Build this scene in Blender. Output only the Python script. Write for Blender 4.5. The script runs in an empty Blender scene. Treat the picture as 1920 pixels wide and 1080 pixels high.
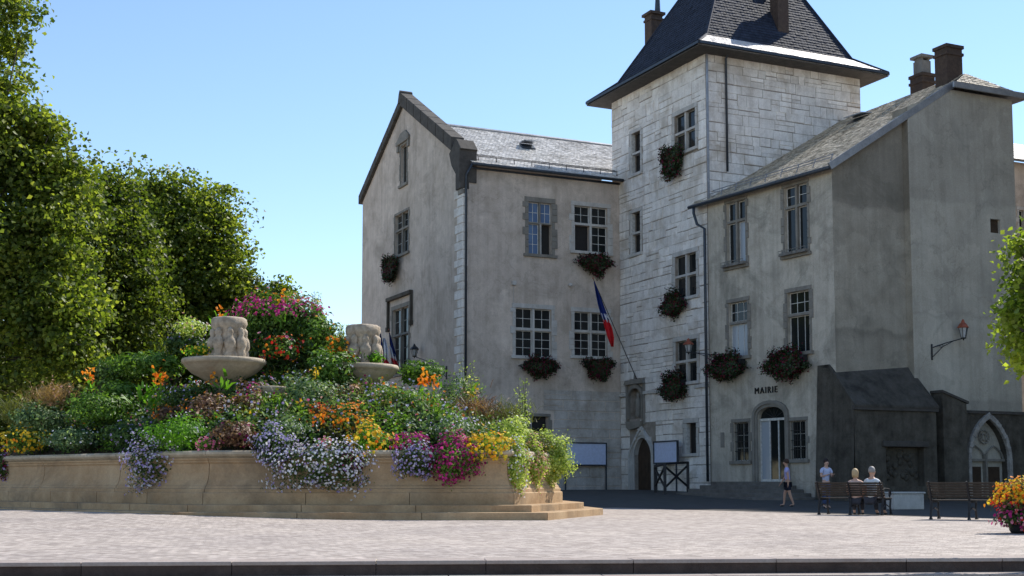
import bpy, bmesh, math, random
import numpy as np
from mathutils import Vector, Matrix, noise as mnoise
random.seed(7); rng = np.random.default_rng(7)
R = math.radians; scn = bpy.context.scene; COL = scn.collection

# ---------------------------------------------------------------- camera, sky, sun, exposure
FPX = 2450.0; TH = R(5.0); HOR = 905.0; CY = HOR - FPX*math.tan(TH); CAMZ = 0.85
cd = bpy.data.cameras.new('camera'); cam = bpy.data.objects.new('camera', cd); COL.objects.link(cam)
cam.location = (0, 0, CAMZ); cam.rotation_euler = (R(90)+TH, 0, 0)
cd.sensor_width = 36; cd.lens = FPX/1920*36; cd.shift_y = (CY-540)/1920; cd.clip_start = .1; cd.clip_end = 3000
scn.camera = cam
SUN_AZ, SUN_EL = 44.0, 46.5      # azimuth counted from +X towards +Y
w = bpy.data.worlds.new('World'); scn.world = w; w.use_nodes = True
nt = w.node_tree; bg = nt.nodes['Background']; sk = nt.nodes.new('ShaderNodeTexSky')
sk.sky_type = 'NISHITA'; sk.sun_disc = False; sk.sun_elevation = R(SUN_EL); sk.sun_rotation = R(90-SUN_AZ)
sk.air_density = 1.0; sk.dust_density = 0.0; sk.ozone_density = 2.5
nt.links.new(sk.outputs[0], bg.inputs[0]); bg.inputs[1].default_value = 0.14
sd = bpy.data.lights.new('sun', 'SUN'); sd.energy = 4.6; sd.angle = R(.5); sd.color = (1, .95, .87)
sun = bpy.data.objects.new('sun', sd); COL.objects.link(sun)
S = Vector((math.cos(R(SUN_AZ))*math.cos(R(SUN_EL)), math.sin(R(SUN_AZ))*math.cos(R(SUN_EL)), math.sin(R(SUN_EL))))
sun.rotation_euler = S.to_track_quat('Z', 'Y').to_euler(); sun.location = (20, 20, 60)
scn.view_settings.view_transform = 'Standard'; scn.view_settings.look = 'None'
scn.view_settings.exposure = 0.55; scn.view_settings.gamma = 1; scn.view_settings.use_curve_mapping = False
scn.render.engine = 'CYCLES'

# ---------------------------------------------------------------- helpers
def ray(px, py):
    xr = px-960; yr = CY-py
    return Vector((xr, FPX*math.cos(TH)-yr*math.sin(TH), FPX*math.sin(TH)+yr*math.cos(TH)))
def at(px, py, Y):
    d = ray(px, py); t = Y/d.y; return Vector((d.x*t, Y, CAMZ+d.z*t))
def col(px, Y):                       # plan position of an image column on eye level
    return Vector((ray(px, HOR).x/ray(px, HOR).y*Y, Y))
class Face:
    def __init__(s, o, u):
        s.o = Vector((o[0], o[1])); s.u = Vector((u[0], u[1])).normalized(); s.n = Vector((s.u.y, -s.u.x))
    def hit(s, px, py):
        d = ray(px, py); t = s.o.dot(s.n)/(d.x*s.n.x+d.y*s.n.y); p = d*t
        return (Vector((p.x, p.y))-s.o).dot(s.u), CAMZ+p.z
    def P(s, a, z, d=0):
        q = s.o+s.u*a+s.n*d; return Vector((q.x, q.y, z))
    def rect(s, x0, x1, y0, y1):
        m = (y0+y1)/2; c = (x0+x1)/2
        return [s.hit(x0, m)[0], s.hit(x1, m)[0], s.hit(c, y1)[1], s.hit(c, y0)[1]]
ORG = {}
def empty(name, loc, label=None, cat=None, group=None, rz=0):
    o = bpy.data.objects.new(name, None); COL.objects.link(o); o.location = loc; o.rotation_euler = (0, 0, rz)
    ORG[o.name] = Vector(loc) if rz == 0 else Vector((0, 0, 0))
    tag(o, label, cat, group); return o
def tag(o, label=None, cat=None, group=None, kind=None):
    if label: o['label'] = label
    if cat: o['category'] = cat
    if group: o['group'] = group
    if kind: o['kind'] = kind
    return o
def link(name, me, parent=None):
    o = bpy.data.objects.new(name, me); COL.objects.link(o)
    if parent is not None: o.parent = parent; ORG[o.name] = ORG.get(parent.name, Vector((0, 0, 0)))
    return o
class MB:
    def __init__(s): s.v = []; s.f = []
    def add(s, vs, fs):
        b = len(s.v); s.v += [tuple(v) for v in vs]; s.f += [tuple(i+b for i in f) for f in fs]; return s
    def hexa(s, p):                    # 8 points: bottom ring 0-3, top ring 4-7
        return s.add(p, [(3, 2, 1, 0), (4, 5, 6, 7), (0, 1, 5, 4), (1, 2, 6, 5), (2, 3, 7, 6), (3, 0, 4, 7)])
    def box(s, x0, x1, y0, y1, z0, z1):
        return s.hexa([(x0, y0, z0), (x1, y0, z0), (x1, y1, z0), (x0, y1, z0), (x0, y0, z1), (x1, y0, z1), (x1, y1, z1), (x0, y1, z1)])
    def fbox(s, F, a0, a1, z0, z1, d0, d1):
        return s.hexa([F.P(a0, z0, d1), F.P(a1, z0, d1), F.P(a1, z0, d0), F.P(a0, z0, d0), F.P(a0, z1, d1), F.P(a1, z1, d1), F.P(a1, z1, d0), F.P(a0, z1, d0)])
    def stone(s, F, a0, a1, z0, z1, d0, d1, ch=.02, j=.006):
        r = lambda: random.uniform(-j, j)
        q = [F.P(a0, z0, d0), F.P(a1, z0, d0), F.P(a1, z1, d0), F.P(a0, z1, d0)]
        t = [F.P(a0+ch+r(), z0+ch+r(), d1+r()), F.P(a1-ch+r(), z0+ch+r(), d1+r()), F.P(a1-ch+r(), z1-ch+r(), d1+r()), F.P(a0+ch+r(), z1-ch+r(), d1+r())]
        return s.add(q+t, [(4, 5, 6, 7), (0, 1, 5, 4), (1, 2, 6, 5), (2, 3, 7, 6), (3, 0, 4, 7)])
    def bar(s, a, b, w, h=None, up=(0, 0, 1)):
        h = h or w; a = Vector(a); b = Vector(b); d = (b-a).normalized(); u = Vector(up)
        if abs(d.dot(u)) > .98: u = Vector((1, 0, 0))
        x = d.cross(u).normalized()*(w/2); y = x.cross(d).normalized()*(h/2)
        return s.hexa([a-x-y, a+x-y, b+x-y, b-x-y, a-x+y, a+x+y, b+x+y, b-x+y])
    def tube(s, pts, rad, n=8, cap=True):
        pts = [Vector(p) for p in pts]; rad = rad if isinstance(rad, (list, tuple)) else [rad]*len(pts)
        b = len(s.v); pu = None
        for i, p in enumerate(pts):
            d = (pts[min(i+1, len(pts)-1)]-pts[max(i-1, 0)]).normalized()
            u = Vector((0, 0, 1)) if abs(d.z) < .95 else Vector((1, 0, 0))
            if pu is not None: u = pu
            x = d.cross(u).normalized(); y = x.cross(d).normalized(); pu = y
            for k in range(n):
                a = 2*math.pi*k/n; s.v.append(tuple(p+(x*math.cos(a)+y*math.sin(a))*rad[i]))
        for i in range(len(pts)-1):
            for k in range(n):
                k2 = (k+1) % n; s.f.append((b+i*n+k, b+i*n+k2, b+(i+1)*n+k2, b+(i+1)*n+k))
        if cap: s.f.append(tuple(b+k for k in range(n))[::-1]); s.f.append(tuple(b+(len(pts)-1)*n+k for k in range(n)))
        return s
    def lathe(s, prof, c, n=24, rx=1, ry=1, wob=None):
        b = len(s.v); c = Vector(c)
        for i, (r, z) in enumerate(prof):
            for k in range(n):
                a = 2*math.pi*k/n; q = r*(wob(a, i) if wob else 1)
                s.v.append((c.x+q*rx*math.cos(a), c.y+q*ry*math.sin(a), c.z+z))
        for i in range(len(prof)-1):
            for k in range(n):
                k2 = (k+1) % n; s.f.append((b+i*n+k, b+i*n+k2, b+(i+1)*n+k2, b+(i+1)*n+k))
        s.f.append(tuple(b+k for k in range(n))[::-1]); s.f.append(tuple(b+(len(prof)-1)*n+k for k in range(n)))
        return s
    def strip(s, F, inn, out, d0, d1):   # moulding between two polylines of a facade
        n = len(inn); vs = []
        for (a, z), (A, Z) in zip(inn, out): vs += [F.P(a, z, d0), F.P(a, z, d1), F.P(A, Z, d1), F.P(A, Z, d0)]
        fs = []
        for i in range(n-1):
            for k in range(4):
                k2 = (k+1) % 4; fs.append((i*4+k, i*4+k2, (i+1)*4+k2, (i+1)*4+k))
        fs += [(0, 1, 2, 3), tuple((n-1)*4+k for k in (3, 2, 1, 0))]
        return s.add(vs, fs)
    def poly(s, F, pts, d0, d1):         # extruded facade polygon
        n = len(pts); vs = [F.P(a, z, d1) for a, z in pts]+[F.P(a, z, d0) for a, z in pts]
        return s.add(vs, [tuple(range(n)), tuple(range(n, 2*n))[::-1]]+[(i, i+n, (i+1) % n+n, (i+1) % n) for i in range(n)])
    def build(s, name, mat, parent=None, smooth=False, world=True, bevel=0):
        o0 = ORG.get(parent.name, Vector((0, 0, 0))) if (parent is not None and world) else Vector((0, 0, 0))
        me = bpy.data.meshes.new(name); me.from_pydata([(v[0]-o0.x, v[1]-o0.y, v[2]-o0.z) for v in s.v], [], s.f)
        me.materials.append(mat)
        if smooth: me.polygons.foreach_set('use_smooth', [True]*len(me.polygons))
        me.update(); o = link(name, me, parent)
        if bevel:
            m = o.modifiers.new('bevel', 'BEVEL'); m.width = bevel; m.segments = 2; m.limit_method = 'ANGLE'
        return o
def copy_tree(o, parent=None):
    c = o.copy(); COL.objects.link(c)
    if parent is not None: c.parent = parent
    for ch in list(o.children): copy_tree(ch, c)
    return c

# ---------------------------------------------------------------- materials
def mat(name): 
    m = bpy.data.materials.new(name); m.use_nodes = True; return m, m.node_tree, m.node_tree.nodes['Principled BSDF']
def N(nt, t, **k):
    n = nt.nodes.new(t)
    for a, b in k.items():
        if a in n.inputs.keys(): n.inputs[a].default_value = b
        else: setattr(n, a, b)
    return n
def ramp(nt, src, stops):
    r = nt.nodes.new('ShaderNodeValToRGB'); e = r.color_ramp.elements
    while len(e) < len(stops): e.new(.5)
    for i, (p, c) in enumerate(stops): e[i].position = p; e[i].color = (*c, 1) if len(c) == 3 else c
    nt.links.new(src, r.inputs[0]); return r.outputs[0]
def mixc(nt, f, a, b, mode='MIX'):
    m = nt.nodes.new('ShaderNodeMix'); m.data_type = 'RGBA'; m.blend_type = mode
    for s, v in ((0, f), (6, a), (7, b)):
        if isinstance(v, (int, float)): m.inputs[s].default_value = v
        elif isinstance(v, tuple): m.inputs[s].default_value = (*v, 1) if len(v) == 3 else v
        else: nt.links.new(v, m.inputs[s])
    return m.outputs[2]
def rough_mat(name, stops, scale=2.0, rough=.85, bump=.3, bscale=40, stain=None, streak=0, island=0, metal=0, spec=.3, bands=None):
    m, nt, p = mat(name); tc = N(nt, 'ShaderNodeTexCoord'); P = tc.outputs['Object']
    n1 = N(nt, 'ShaderNodeTexNoise', Scale=scale, Detail=8.0, Roughness=.65); nt.links.new(P, n1.inputs['Vector'])
    c = ramp(nt, n1.outputs[0], [(.3+.4*i/(len(stops)-1), s) for i, s in enumerate(stops)])
    n2 = N(nt, 'ShaderNodeTexNoise', Scale=bscale, Detail=5.0, Roughness=.7); nt.links.new(P, n2.inputs['Vector'])
    c = mixc(nt, .35, c, ramp(nt, n2.outputs[0], [(.3, (.55,)*3), (.7, (1.25,)*3)]), 'MULTIPLY')
    if stain:
        n3 = N(nt, 'ShaderNodeTexNoise', Scale=.55, Detail=6.0, Roughness=.7, Distortion=.6); nt.links.new(P, n3.inputs['Vector'])
        c = mixc(nt, ramp(nt, n3.outputs[0], [(.48, (0, 0, 0)), (.68, (.85,)*3)]), c, stain)
    if streak:
        mp = N(nt, 'ShaderNodeMapping'); mp.inputs['Scale'].default_value = (3.0, 3.0, .16); nt.links.new(P, mp.inputs[0])
        n4 = N(nt, 'ShaderNodeTexNoise', Scale=1.3, Detail=5.0, Roughness=.6); nt.links.new(mp.outputs[0], n4.inputs['Vector'])
        c = mixc(nt, streak, c, ramp(nt, n4.outputs[0], [(.35, (.45, .43, .4)), (.6, (1.1,)*3)]), 'MULTIPLY')
    if streak and stain and not island and 'stucco' in name:
        nd = N(nt, 'ShaderNodeTexNoise', Scale=1.6, Detail=5.0); nt.links.new(P, nd.inputs['Vector'])
        vm = N(nt, 'ShaderNodeVectorMath', operation='MULTIPLY_ADD'); nt.links.new(nd.outputs['Color'], vm.inputs[0]); vm.inputs[1].default_value = (1.6, 1.6, 1.6); nt.links.new(P, vm.inputs[2])
        vo = N(nt, 'ShaderNodeTexVoronoi', Scale=.28); vo.feature = 'DISTANCE_TO_EDGE'; nt.links.new(vm.outputs[0], vo.inputs['Vector'])
        c = mixc(nt, .22, c, ramp(nt, vo.outputs['Distance'], [(.0, (.35,)*3), (.006, (.6,)*3), (.012, (1, 1, 1))]), 'MULTIPLY')
        v2 = N(nt, 'ShaderNodeTexVoronoi', Scale=.5); nt.links.new(vm.outputs[0], v2.inputs['Vector'])
        c = mixc(nt, .30, c, ramp(nt, v2.outputs['Color'], [(.2, (.72,)*3), (.8, (1.15,)*3)]), 'MULTIPLY')
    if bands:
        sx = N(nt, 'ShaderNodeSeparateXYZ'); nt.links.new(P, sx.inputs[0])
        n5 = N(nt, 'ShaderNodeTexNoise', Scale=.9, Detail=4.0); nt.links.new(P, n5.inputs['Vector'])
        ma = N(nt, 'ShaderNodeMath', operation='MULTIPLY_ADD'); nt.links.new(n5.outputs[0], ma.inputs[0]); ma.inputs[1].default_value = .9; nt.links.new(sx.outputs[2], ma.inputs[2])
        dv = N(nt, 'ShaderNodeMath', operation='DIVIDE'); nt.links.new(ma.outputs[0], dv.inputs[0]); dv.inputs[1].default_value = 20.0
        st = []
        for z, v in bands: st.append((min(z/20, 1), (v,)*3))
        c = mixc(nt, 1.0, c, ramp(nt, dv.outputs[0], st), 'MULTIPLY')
    if island:
        g = N(nt, 'ShaderNodeNewGeometry'); c = mixc(nt, island, c, ramp(nt, g.outputs['Random Per Island'], [(0, (.5,)*3), (.5, (.95,)*3), (1, (1.35,)*3)]), 'MULTIPLY')
    nt.links.new(c, p.inputs['Base Color']); p.inputs['Roughness'].default_value = rough
    p.inputs['Metallic'].default_value = metal; p.inputs['Specular IOR Level'].default_value = spec
    if bump:
        b = N(nt, 'ShaderNodeBump', Strength=bump, Distance=.03); nt.links.new(n2.outputs[0], b.inputs['Height']); nt.links.new(b.outputs[0], p.inputs['Normal'])
    return m
def flat(name, c, rough=.6, metal=0, spec=.4, var=.25):
    m, nt, p = mat(name); tc = N(nt, 'ShaderNodeTexCoord'); n = N(nt, 'ShaderNodeTexNoise', Scale=9.0, Detail=4.0); nt.links.new(tc.outputs['Object'], n.inputs['Vector'])
    cc = mixc(nt, 1.0, tuple(c), ramp(nt, n.outputs[0], [(.3, (1-var,)*3), (.7, (1+var,)*3)]), 'MULTIPLY'); nt.links.new(cc, p.inputs['Base Color'])
    p.inputs['Roughness'].default_value = rough; p.inputs['Metallic'].default_value = metal; p.inputs['Specular IOR Level'].default_value = spec; return m
def leafmat(name, ca, cb, trans=.45, rough=.5, cc=None):
    m, nt, p = mat(name); g = N(nt, 'ShaderNodeNewGeometry'); st = [(0, ca), (1, cb)] if cc is None else [(0, ca), (.55, cb), (1, cc)]
    c = ramp(nt, g.outputs['Random Per Island'], st)
    tc = N(nt, 'ShaderNodeTexCoord'); n = N(nt, 'ShaderNodeTexNoise', Scale=.8, Detail=3.0); nt.links.new(tc.outputs['Object'], n.inputs['Vector'])
    c = mixc(nt, 1.0, c, ramp(nt, n.outputs[0], [(.36, (.55, .62, .6)), (.64, (1.4, 1.32, 1.0))]), 'MULTIPLY')
    nt.links.new(c, p.inputs['Base Color']); p.inputs['Roughness'].default_value = rough; p.inputs['Specular IOR Level'].default_value = .35
    t = N(nt, 'ShaderNodeBsdfTranslucent'); tcn = mixc(nt, 1.0, c, (1.5, 1.6, .7), 'MULTIPLY'); nt.links.new(tcn, t.inputs[0])
    mx = N(nt, 'ShaderNodeMixShader'); mx.inputs[0].default_value = trans; nt.links.new(p.outputs[0], mx.inputs[1]); nt.links.new(t.outputs[0], mx.inputs[2])
    nt.links.new(mx.outputs[0], nt.nodes['Material Output'].inputs[0]); return m
def petal(name, ca, cb, trans=.35):
    m, nt, p = mat(name); g = N(nt, 'ShaderNodeNewGeometry'); c = ramp(nt, g.outputs['Random Per Island'], [(0, ca), (1, cb)])
    nt.links.new(c, p.inputs['Base Color']); p.inputs['Roughness'].default_value = .6; p.inputs['Specular IOR Level'].default_value = .2
    t = N(nt, 'ShaderNodeBsdfTranslucent'); nt.links.new(c, t.inputs[0]); mx = N(nt, 'ShaderNodeMixShader'); mx.inputs[0].default_value = trans
    nt.links.new(p.outputs[0], mx.inputs[1]); nt.links.new(t.outputs[0], mx.inputs[2]); nt.links.new(mx.outputs[0], nt.nodes['Material Output'].inputs[0]); return m
def glass(name, c, rough=.06):
    m, nt, p = mat(name); tc = N(nt, 'ShaderNodeTexCoord'); n = N(nt, 'ShaderNodeTexNoise', Scale=1.1, Detail=1.0); nt.links.new(tc.outputs['Object'], n.inputs['Vector'])
    b = N(nt, 'ShaderNodeBump', Strength=.12, Distance=.1); nt.links.new(n.outputs[0], b.inputs['Height']); nt.links.new(b.outputs[0], p.inputs['Normal'])
    p.inputs['Base Color'].default_value = (*c, 1); p.inputs['Roughness'].default_value = rough; p.inputs['Specular IOR Level'].default_value = .35; return m
M = {}
M['stucco'] = rough_mat('stucco', [(.46, .385, .315), (.58, .49, .415), (.66, .565, .48)], 1.1, .9, .5, 22, stain=(.37, .31, .255), streak=.2)
M['stucco_grey'] = rough_mat('stucco_grey', [(.38, .335, .275), (.50, .45, .375), (.58, .525, .44)], .9, .9, .5, 20, stain=(.235, .22, .18), streak=.3)
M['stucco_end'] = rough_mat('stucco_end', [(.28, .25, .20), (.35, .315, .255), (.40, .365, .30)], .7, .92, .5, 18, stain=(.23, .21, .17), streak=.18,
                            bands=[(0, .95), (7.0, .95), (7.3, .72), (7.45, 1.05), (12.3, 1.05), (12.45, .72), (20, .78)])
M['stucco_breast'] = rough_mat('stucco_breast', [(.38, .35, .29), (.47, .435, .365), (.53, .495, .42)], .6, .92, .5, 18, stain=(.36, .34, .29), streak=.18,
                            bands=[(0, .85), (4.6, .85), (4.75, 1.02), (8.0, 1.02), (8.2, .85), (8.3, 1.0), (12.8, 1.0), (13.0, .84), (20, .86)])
M['ashlar'] = rough_mat('ashlar', [(.62, .57, .52), (.83, .785, .735), (.90, .865, .82)], 1.6, .85, .7, 16, stain=(.50, .43, .35), streak=.2, island=.3)
M['mortar'] = rough_mat('mortar', [(.20, .165, .13), (.38, .34, .30)], 3, .95, .5, 30)
M['ashlar_dull'] = rough_mat('ashlar_dull', [(.36, .33, .29), (.50, .465, .425), (.60, .565, .53)], 1.6, .85, .6, 16, stain=(.33, .28, .23), streak=.2, island=.25)
M['white_stone'] = rough_mat('white_stone', [(.42, .40, .37), (.58, .56, .53)], 2.5, .8, .4, 25, streak=.2)
M['grey_stone'] = rough_mat('grey_stone', [(.18, .165, .14), (.27, .25, .22)], 2.5, .85, .4, 25, streak=.2)
M['dark_stone'] = rough_mat('dark_stone', [(.048, .041, .032), (.085, .075, .06), (.12, .107, .087)], 2.0, .9, .8, 12, streak=.4)
M['coping'] = rough_mat('coping', [(.055, .05, .045), (.10, .09, .08)], 3.0, .9, .5, 18)
M['slate'] = rough_mat('slate', [(.10, .095, .09), (.18, .17, .155)], 3.0, .48, .5, 30, island=.8, spec=.5)
M['slate_light'] = rough_mat('slate_light', [(.62, .59, .55), (.80, .77, .73)], 1.3, .4, .5, 25, stain=(.46, .43, .39), island=.6, spec=.9)
M['slate_brown'] = rough_mat('slate_brown', [(.38, .33, .26), (.62, .55, .45)], 1.3, .7, .6, 25, island=.8, spec=.3)
M['slate_blue'] = rough_mat('slate_blue', [(.018, .023, .038), (.036, .043, .066)], 3.0, .75, .5, 30, island=.6, spec=.2)
M['zinc'] = rough_mat('zinc', [(.25, .26, .28), (.38, .39, .41)], 2.0, .4, .15, 12, metal=.6)
M['zinc_glare'] = rough_mat('zinc_glare', [(.70, .67, .65), (.85, .81, .79)], 2.0, .42, .3, 12, metal=.4, spec=.8, island=.3)  # sun glare on the flared eave put into a pale base colour
M['iron'] = flat('iron', (.025, .025, .028), .5, .4)
M['pipe'] = flat('pipe', (.05, .06, .075), .45, .5)
M['wood_dark'] = rough_mat('wood_dark', [(.035, .022, .014), (.07, .045, .028)], 4, .6, .3, 30)
M['bench_wood'] = rough_mat('bench_wood', [(.022, .017, .013), (.06, .046, .036)], 6, .5, .3, 40)
M['white_frame'] = flat('white_frame', (.55, .54, .51), .5)
M['grey_frame'] = flat('grey_frame', (.30, .30, .28), .5)
M['glass'] = glass('glass', (.015, .017, .018))
M['glass_sky'] = glass('glass_sky', (.10, .16, .28), .04)  # sky reflection put into the base colour as blue
M['glass_pale'] = glass('glass_pale', (.33, .36, .40), .15)
M['brick'] = rough_mat('brick', [(.045, .033, .028), (.10, .07, .052)], 6, .9, .6, 24, stain=(.06, .04, .035))
M['concrete'] = rough_mat('concrete', [(.16, .15, .14), (.26, .25, .23)], 3, .9, .5, 20, streak=.4)
M['limestone'] = rough_mat('limestone', [(.31, .19, .095), (.44, .295, .165), (.52, .37, .22)], .9, .8, .45, 22, stain=(.22, .155, .095), streak=.12)
M['limestone_pale'] = rough_mat('limestone_pale', [(.38, .31, .22), (.54, .455, .335)], 3, .8, .6, 14, stain=(.24, .19, .135), streak=.2)
M['carved_stone'] = rough_mat('carved_stone', [(.26, .20, .14), (.44, .36, .27), (.54, .46, .36)], 5, .85, 1.0, 9, stain=(.16, .13, .10), streak=.3)
M['soil'] = rough_mat('soil', [(.02, .015, .01), (.045, .032, .02)], 4, .95, 1, 10)
M['board_blue'] = flat('board_blue', (.50, .56, .74), .3, 0, .5, .08)
M['sign_ink'] = flat('sign_ink', (.015, .013, .012), .7)
M['stepstone'] = rough_mat('stepstone', [(.10, .09, .08), (.18, .165, .15)], 2, .85, .4, 25)
M['copper'] = flat('copper', (.32, .09, .05), .5, .3)
M['lamp_glass'] = flat('lamp_glass', (.35, .36, .36), .2)
def paving():
    m, nt, p = mat('paving'); tc = N(nt, 'ShaderNodeTexCoord'); mp = N(nt, 'ShaderNodeMapping'); mp.inputs['Rotation'].default_value = (0, 0, R(25)); nt.links.new(tc.outputs['Object'], mp.inputs[0])
    b = N(nt, 'ShaderNodeTexBrick', Scale=1.0); b.inputs['Brick Width'].default_value = .15; b.inputs['Row Height'].default_value = .10; b.inputs['Mortar Size'].default_value = .006; b.inputs['Mortar Smooth'].default_value = .6; b.inputs['Bias'].default_value = 0
    b.inputs['Color1'].default_value = (.27, .225, .195, 1); b.inputs['Color2'].default_value = (.50, .43, .38, 1); b.inputs['Mortar'].default_value = (.18, .155, .14, 1)
    nw = N(nt, 'ShaderNodeTexNoise', Scale=1.3, Detail=3.0); nt.links.new(tc.outputs['Object'], nw.inputs['Vector'])
    va = N(nt, 'ShaderNodeVectorMath', operation='MULTIPLY_ADD'); nt.links.new(nw.outputs['Color'], va.inputs[0]); va.inputs[1].default_value = (.25, .25, 0); nt.links.new(mp.outputs[0], va.inputs[2])
    nt.links.new(va.outputs[0], b.inputs['Vector'])
    n = N(nt, 'ShaderNodeTexNoise', Scale=.35, Detail=8.0, Roughness=.7); nt.links.new(tc.outputs['Object'], n.inputs['Vector'])
    n2 = N(nt, 'ShaderNodeTexNoise', Scale=5.5, Detail=7.0, Roughness=.8); nt.links.new(tc.outputs['Object'], n2.inputs['Vector'])
    c = mixc(nt, 1.0, b.outputs[0], ramp(nt, n.outputs[0], [(.35, (.86, .86, .87)), (.65, (1.1, 1.1, 1.08))]), 'MULTIPLY')
    c = mixc(nt, 1.0, c, ramp(nt, n2.outputs[0], [(.32, (.68,)*3), (.5, (1.0,)*3), (.68, (1.15,)*3)]), 'MULTIPLY')
    nt.links.new(c, p.inputs['Base Color']); p.inputs['Roughness'].default_value = .8; p.inputs['Specular IOR Level'].default_value = .3
    bp = N(nt, 'ShaderNodeBump', Strength=.5, Distance=.012); nt.links.new(b.outputs['Fac'], bp.inputs['Height']); bp.invert = True; nt.links.new(bp.outputs[0], p.inputs['Normal']); return m
M['paving'] = paving()

# ---------------------------------------------------------------- ground
def sm(t): t = max(0, min(1, t)); return t*t*(3-2*t)
def zg(x, y):
    return .5*sm((y-44)/20) + .13*sm((-x-3)/6)*sm((y-22)/7)
EL = at(-60, 1058, 1); EA = Vector((0, 14.4)); EU = Vector((1, .085)).normalized()       # plaza edge line
EDGE = Face(EA, EU)
g = MB()
xs = [-300, -120, -70, -40]+[-30+2*i for i in range(31)]+[40, 70, 120, 300]
ys = [0.42, 2, 4, 6, 8, 10, 12, 14]+[14+2*i for i in range(1, 24)]+[66, 75, 100, 160, 400, 1200]
for x in xs:
    for y in ys:
        q = EA+EU*x; yy = q.y+y; g.v.append((q.x, yy, zg(q.x, yy)))
for i in range(len(xs)-1):
    for j in range(len(ys)-1):
        a = i*len(ys)+j; g.f.append((a, a+len(ys), a+len(ys)+1, a+1))
plaza = g.build('plaza', M['paving']); tag(plaza, kind='structure')
lg = MB(); lg.fbox(EDGE, -300, 300, -1.2, -.78, -.4, 320); tag(lg.build('lower_ground', M['paving']), kind='structure')
st = empty('plaza_steps', (0, 14, 0)); tag(st, kind='structure')
M['edge_stone'] = rough_mat('edge_stone', [(.30, .24, .21), (.42, .36, .32)], 2, .8, .4, 30, island=.25)
M['riser_stone'] = rough_mat('riser_stone', [(.045, .03, .025), (.085, .06, .05)], 3, .85, .5, 20)
for k in range(5):
    z1 = -.155*k; d1 = .36*k; x = -14.0
    while x < 14:
        wd = random.uniform(1.1, 1.7)
        mb = MB(); r_ = lambda: random.uniform(-.006, .006)
        mb.hexa([EDGE.P(x+.003, z1-.035, d1+.02), EDGE.P(x+wd-.003, z1-.035, d1+.02), EDGE.P(x+wd-.003, z1-.035, d1-.42), EDGE.P(x+.003, z1-.035, d1-.42),
                 EDGE.P(x+.003, z1+.008+r_()*.5, d1+.02+r_()), EDGE.P(x+wd-.003, z1+.008+r_()*.5, d1+.02+r_()), EDGE.P(x+wd-.003, z1+.006, d1-.42), EDGE.P(x+.003, z1+.006, d1-.42)])
        ks = mb.build('kerb_stone', M['edge_stone'], st, bevel=.008)
        mb = MB(); mb.fbox(EDGE, x+.004, x+wd-.004, z1-.155, z1-.036, d1-.3, d1+r_()); mb.build('riser', M['riser_stone'], ks); x += wd
core = MB()
for k in range(5): core.fbox(EDGE, -300, 300, -1.0, -.155*k-.045, -.40, .36*k-.05)
core.build('step_core', M['edge_stone'], st)

M['shadow_dark'] = rough_mat('shadow_dark', [(.06, .055, .05), (.09, .085, .078)], 1.5, .9, .4, 60)  # near-black tone that paints the buildings' shadow onto the plaza
def clip(poly, half):                  # clip a polygon to half planes of a convex outline
    for (a, b) in half:
        out = []; ex, ez = b[0]-a[0], b[1]-a[1]
        f = lambda p: ex*(p[1]-a[1])-ez*(p[0]-a[0])
        for i in range(len(poly)):
            p, q = poly[i], poly[(i+1) % len(poly)]; fp, fq = f(p), f(q)
            if fp >= -1e-9: out.append(p)
            if (fp > 1e-9 and fq < -1e-9) or (fp < -1e-9 and fq > 1e-9):
                t = fp/(fp-fq); out.append((p[0]+(q[0]-p[0])*t, p[1]+(q[1]-p[1])*t))
        poly = out
        if len(poly) < 3: return []
    return poly
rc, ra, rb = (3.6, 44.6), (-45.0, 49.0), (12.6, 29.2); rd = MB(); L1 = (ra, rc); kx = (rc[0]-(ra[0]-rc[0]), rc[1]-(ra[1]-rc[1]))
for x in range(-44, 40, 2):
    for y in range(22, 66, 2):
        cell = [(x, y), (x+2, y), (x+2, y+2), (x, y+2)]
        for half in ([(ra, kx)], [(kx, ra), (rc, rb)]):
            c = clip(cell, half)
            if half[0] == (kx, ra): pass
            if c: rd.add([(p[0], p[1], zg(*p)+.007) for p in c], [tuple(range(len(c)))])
tag(rd.build('shadow_sheet', M['shadow_dark']), kind='structure')  # dark sheet along the shadow edge, plaza shade put into its colour

# ---------------------------------------------------------------- facade tools
U1 = Vector((5240, FPX/math.cos(TH))).normalized(); U2 = Vector((-U1.y, U1.x))
def wall(F, outline, holes, name, mt, parent, depth=.3):
    half = [(outline[i], outline[(i+1) % len(outline)]) for i in range(len(outline))]   # counter-clockwise
    ss = sorted(set([min(p[0] for p in outline), max(p[0] for p in outline)]+[h[0] for h in holes]+[h[1] for h in holes]))
    zs = sorted(set([min(p[1] for p in outline), max(p[1] for p in outline)]+[h[2] for h in holes]+[h[3] for h in holes]))
    m = MB()
    for i in range(len(ss)-1):
        for j in range(len(zs)-1):
            cs, cz = (ss[i]+ss[i+1])/2, (zs[j]+zs[j+1])/2
            if any(h[0] < cs < h[1] and h[2] < cz < h[3] for h in holes): continue
            c = clip([(ss[i], zs[j]), (ss[i+1], zs[j]), (ss[i+1], zs[j+1]), (ss[i], zs[j+1])], half)
            if c: m.add([F.P(a, z) for a, z in c], [tuple(range(len(c)))])
    for s0, s1, z0, z1 in holes:
        m.add([F.P(s0, z0), F.P(s1, z0), F.P(s1, z1), F.P(s0, z1), F.P(s0, z0, -depth), F.P(s1, z0, -depth), F.P(s1, z1, -depth), F.P(s0, z1, -depth)],
              [(0, 1, 5, 4), (1, 2, 6, 5), (2, 3, 7, 6), (3, 0, 4, 7), (4, 5, 6, 7)])
    return m.build(name, mt, parent)
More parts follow.
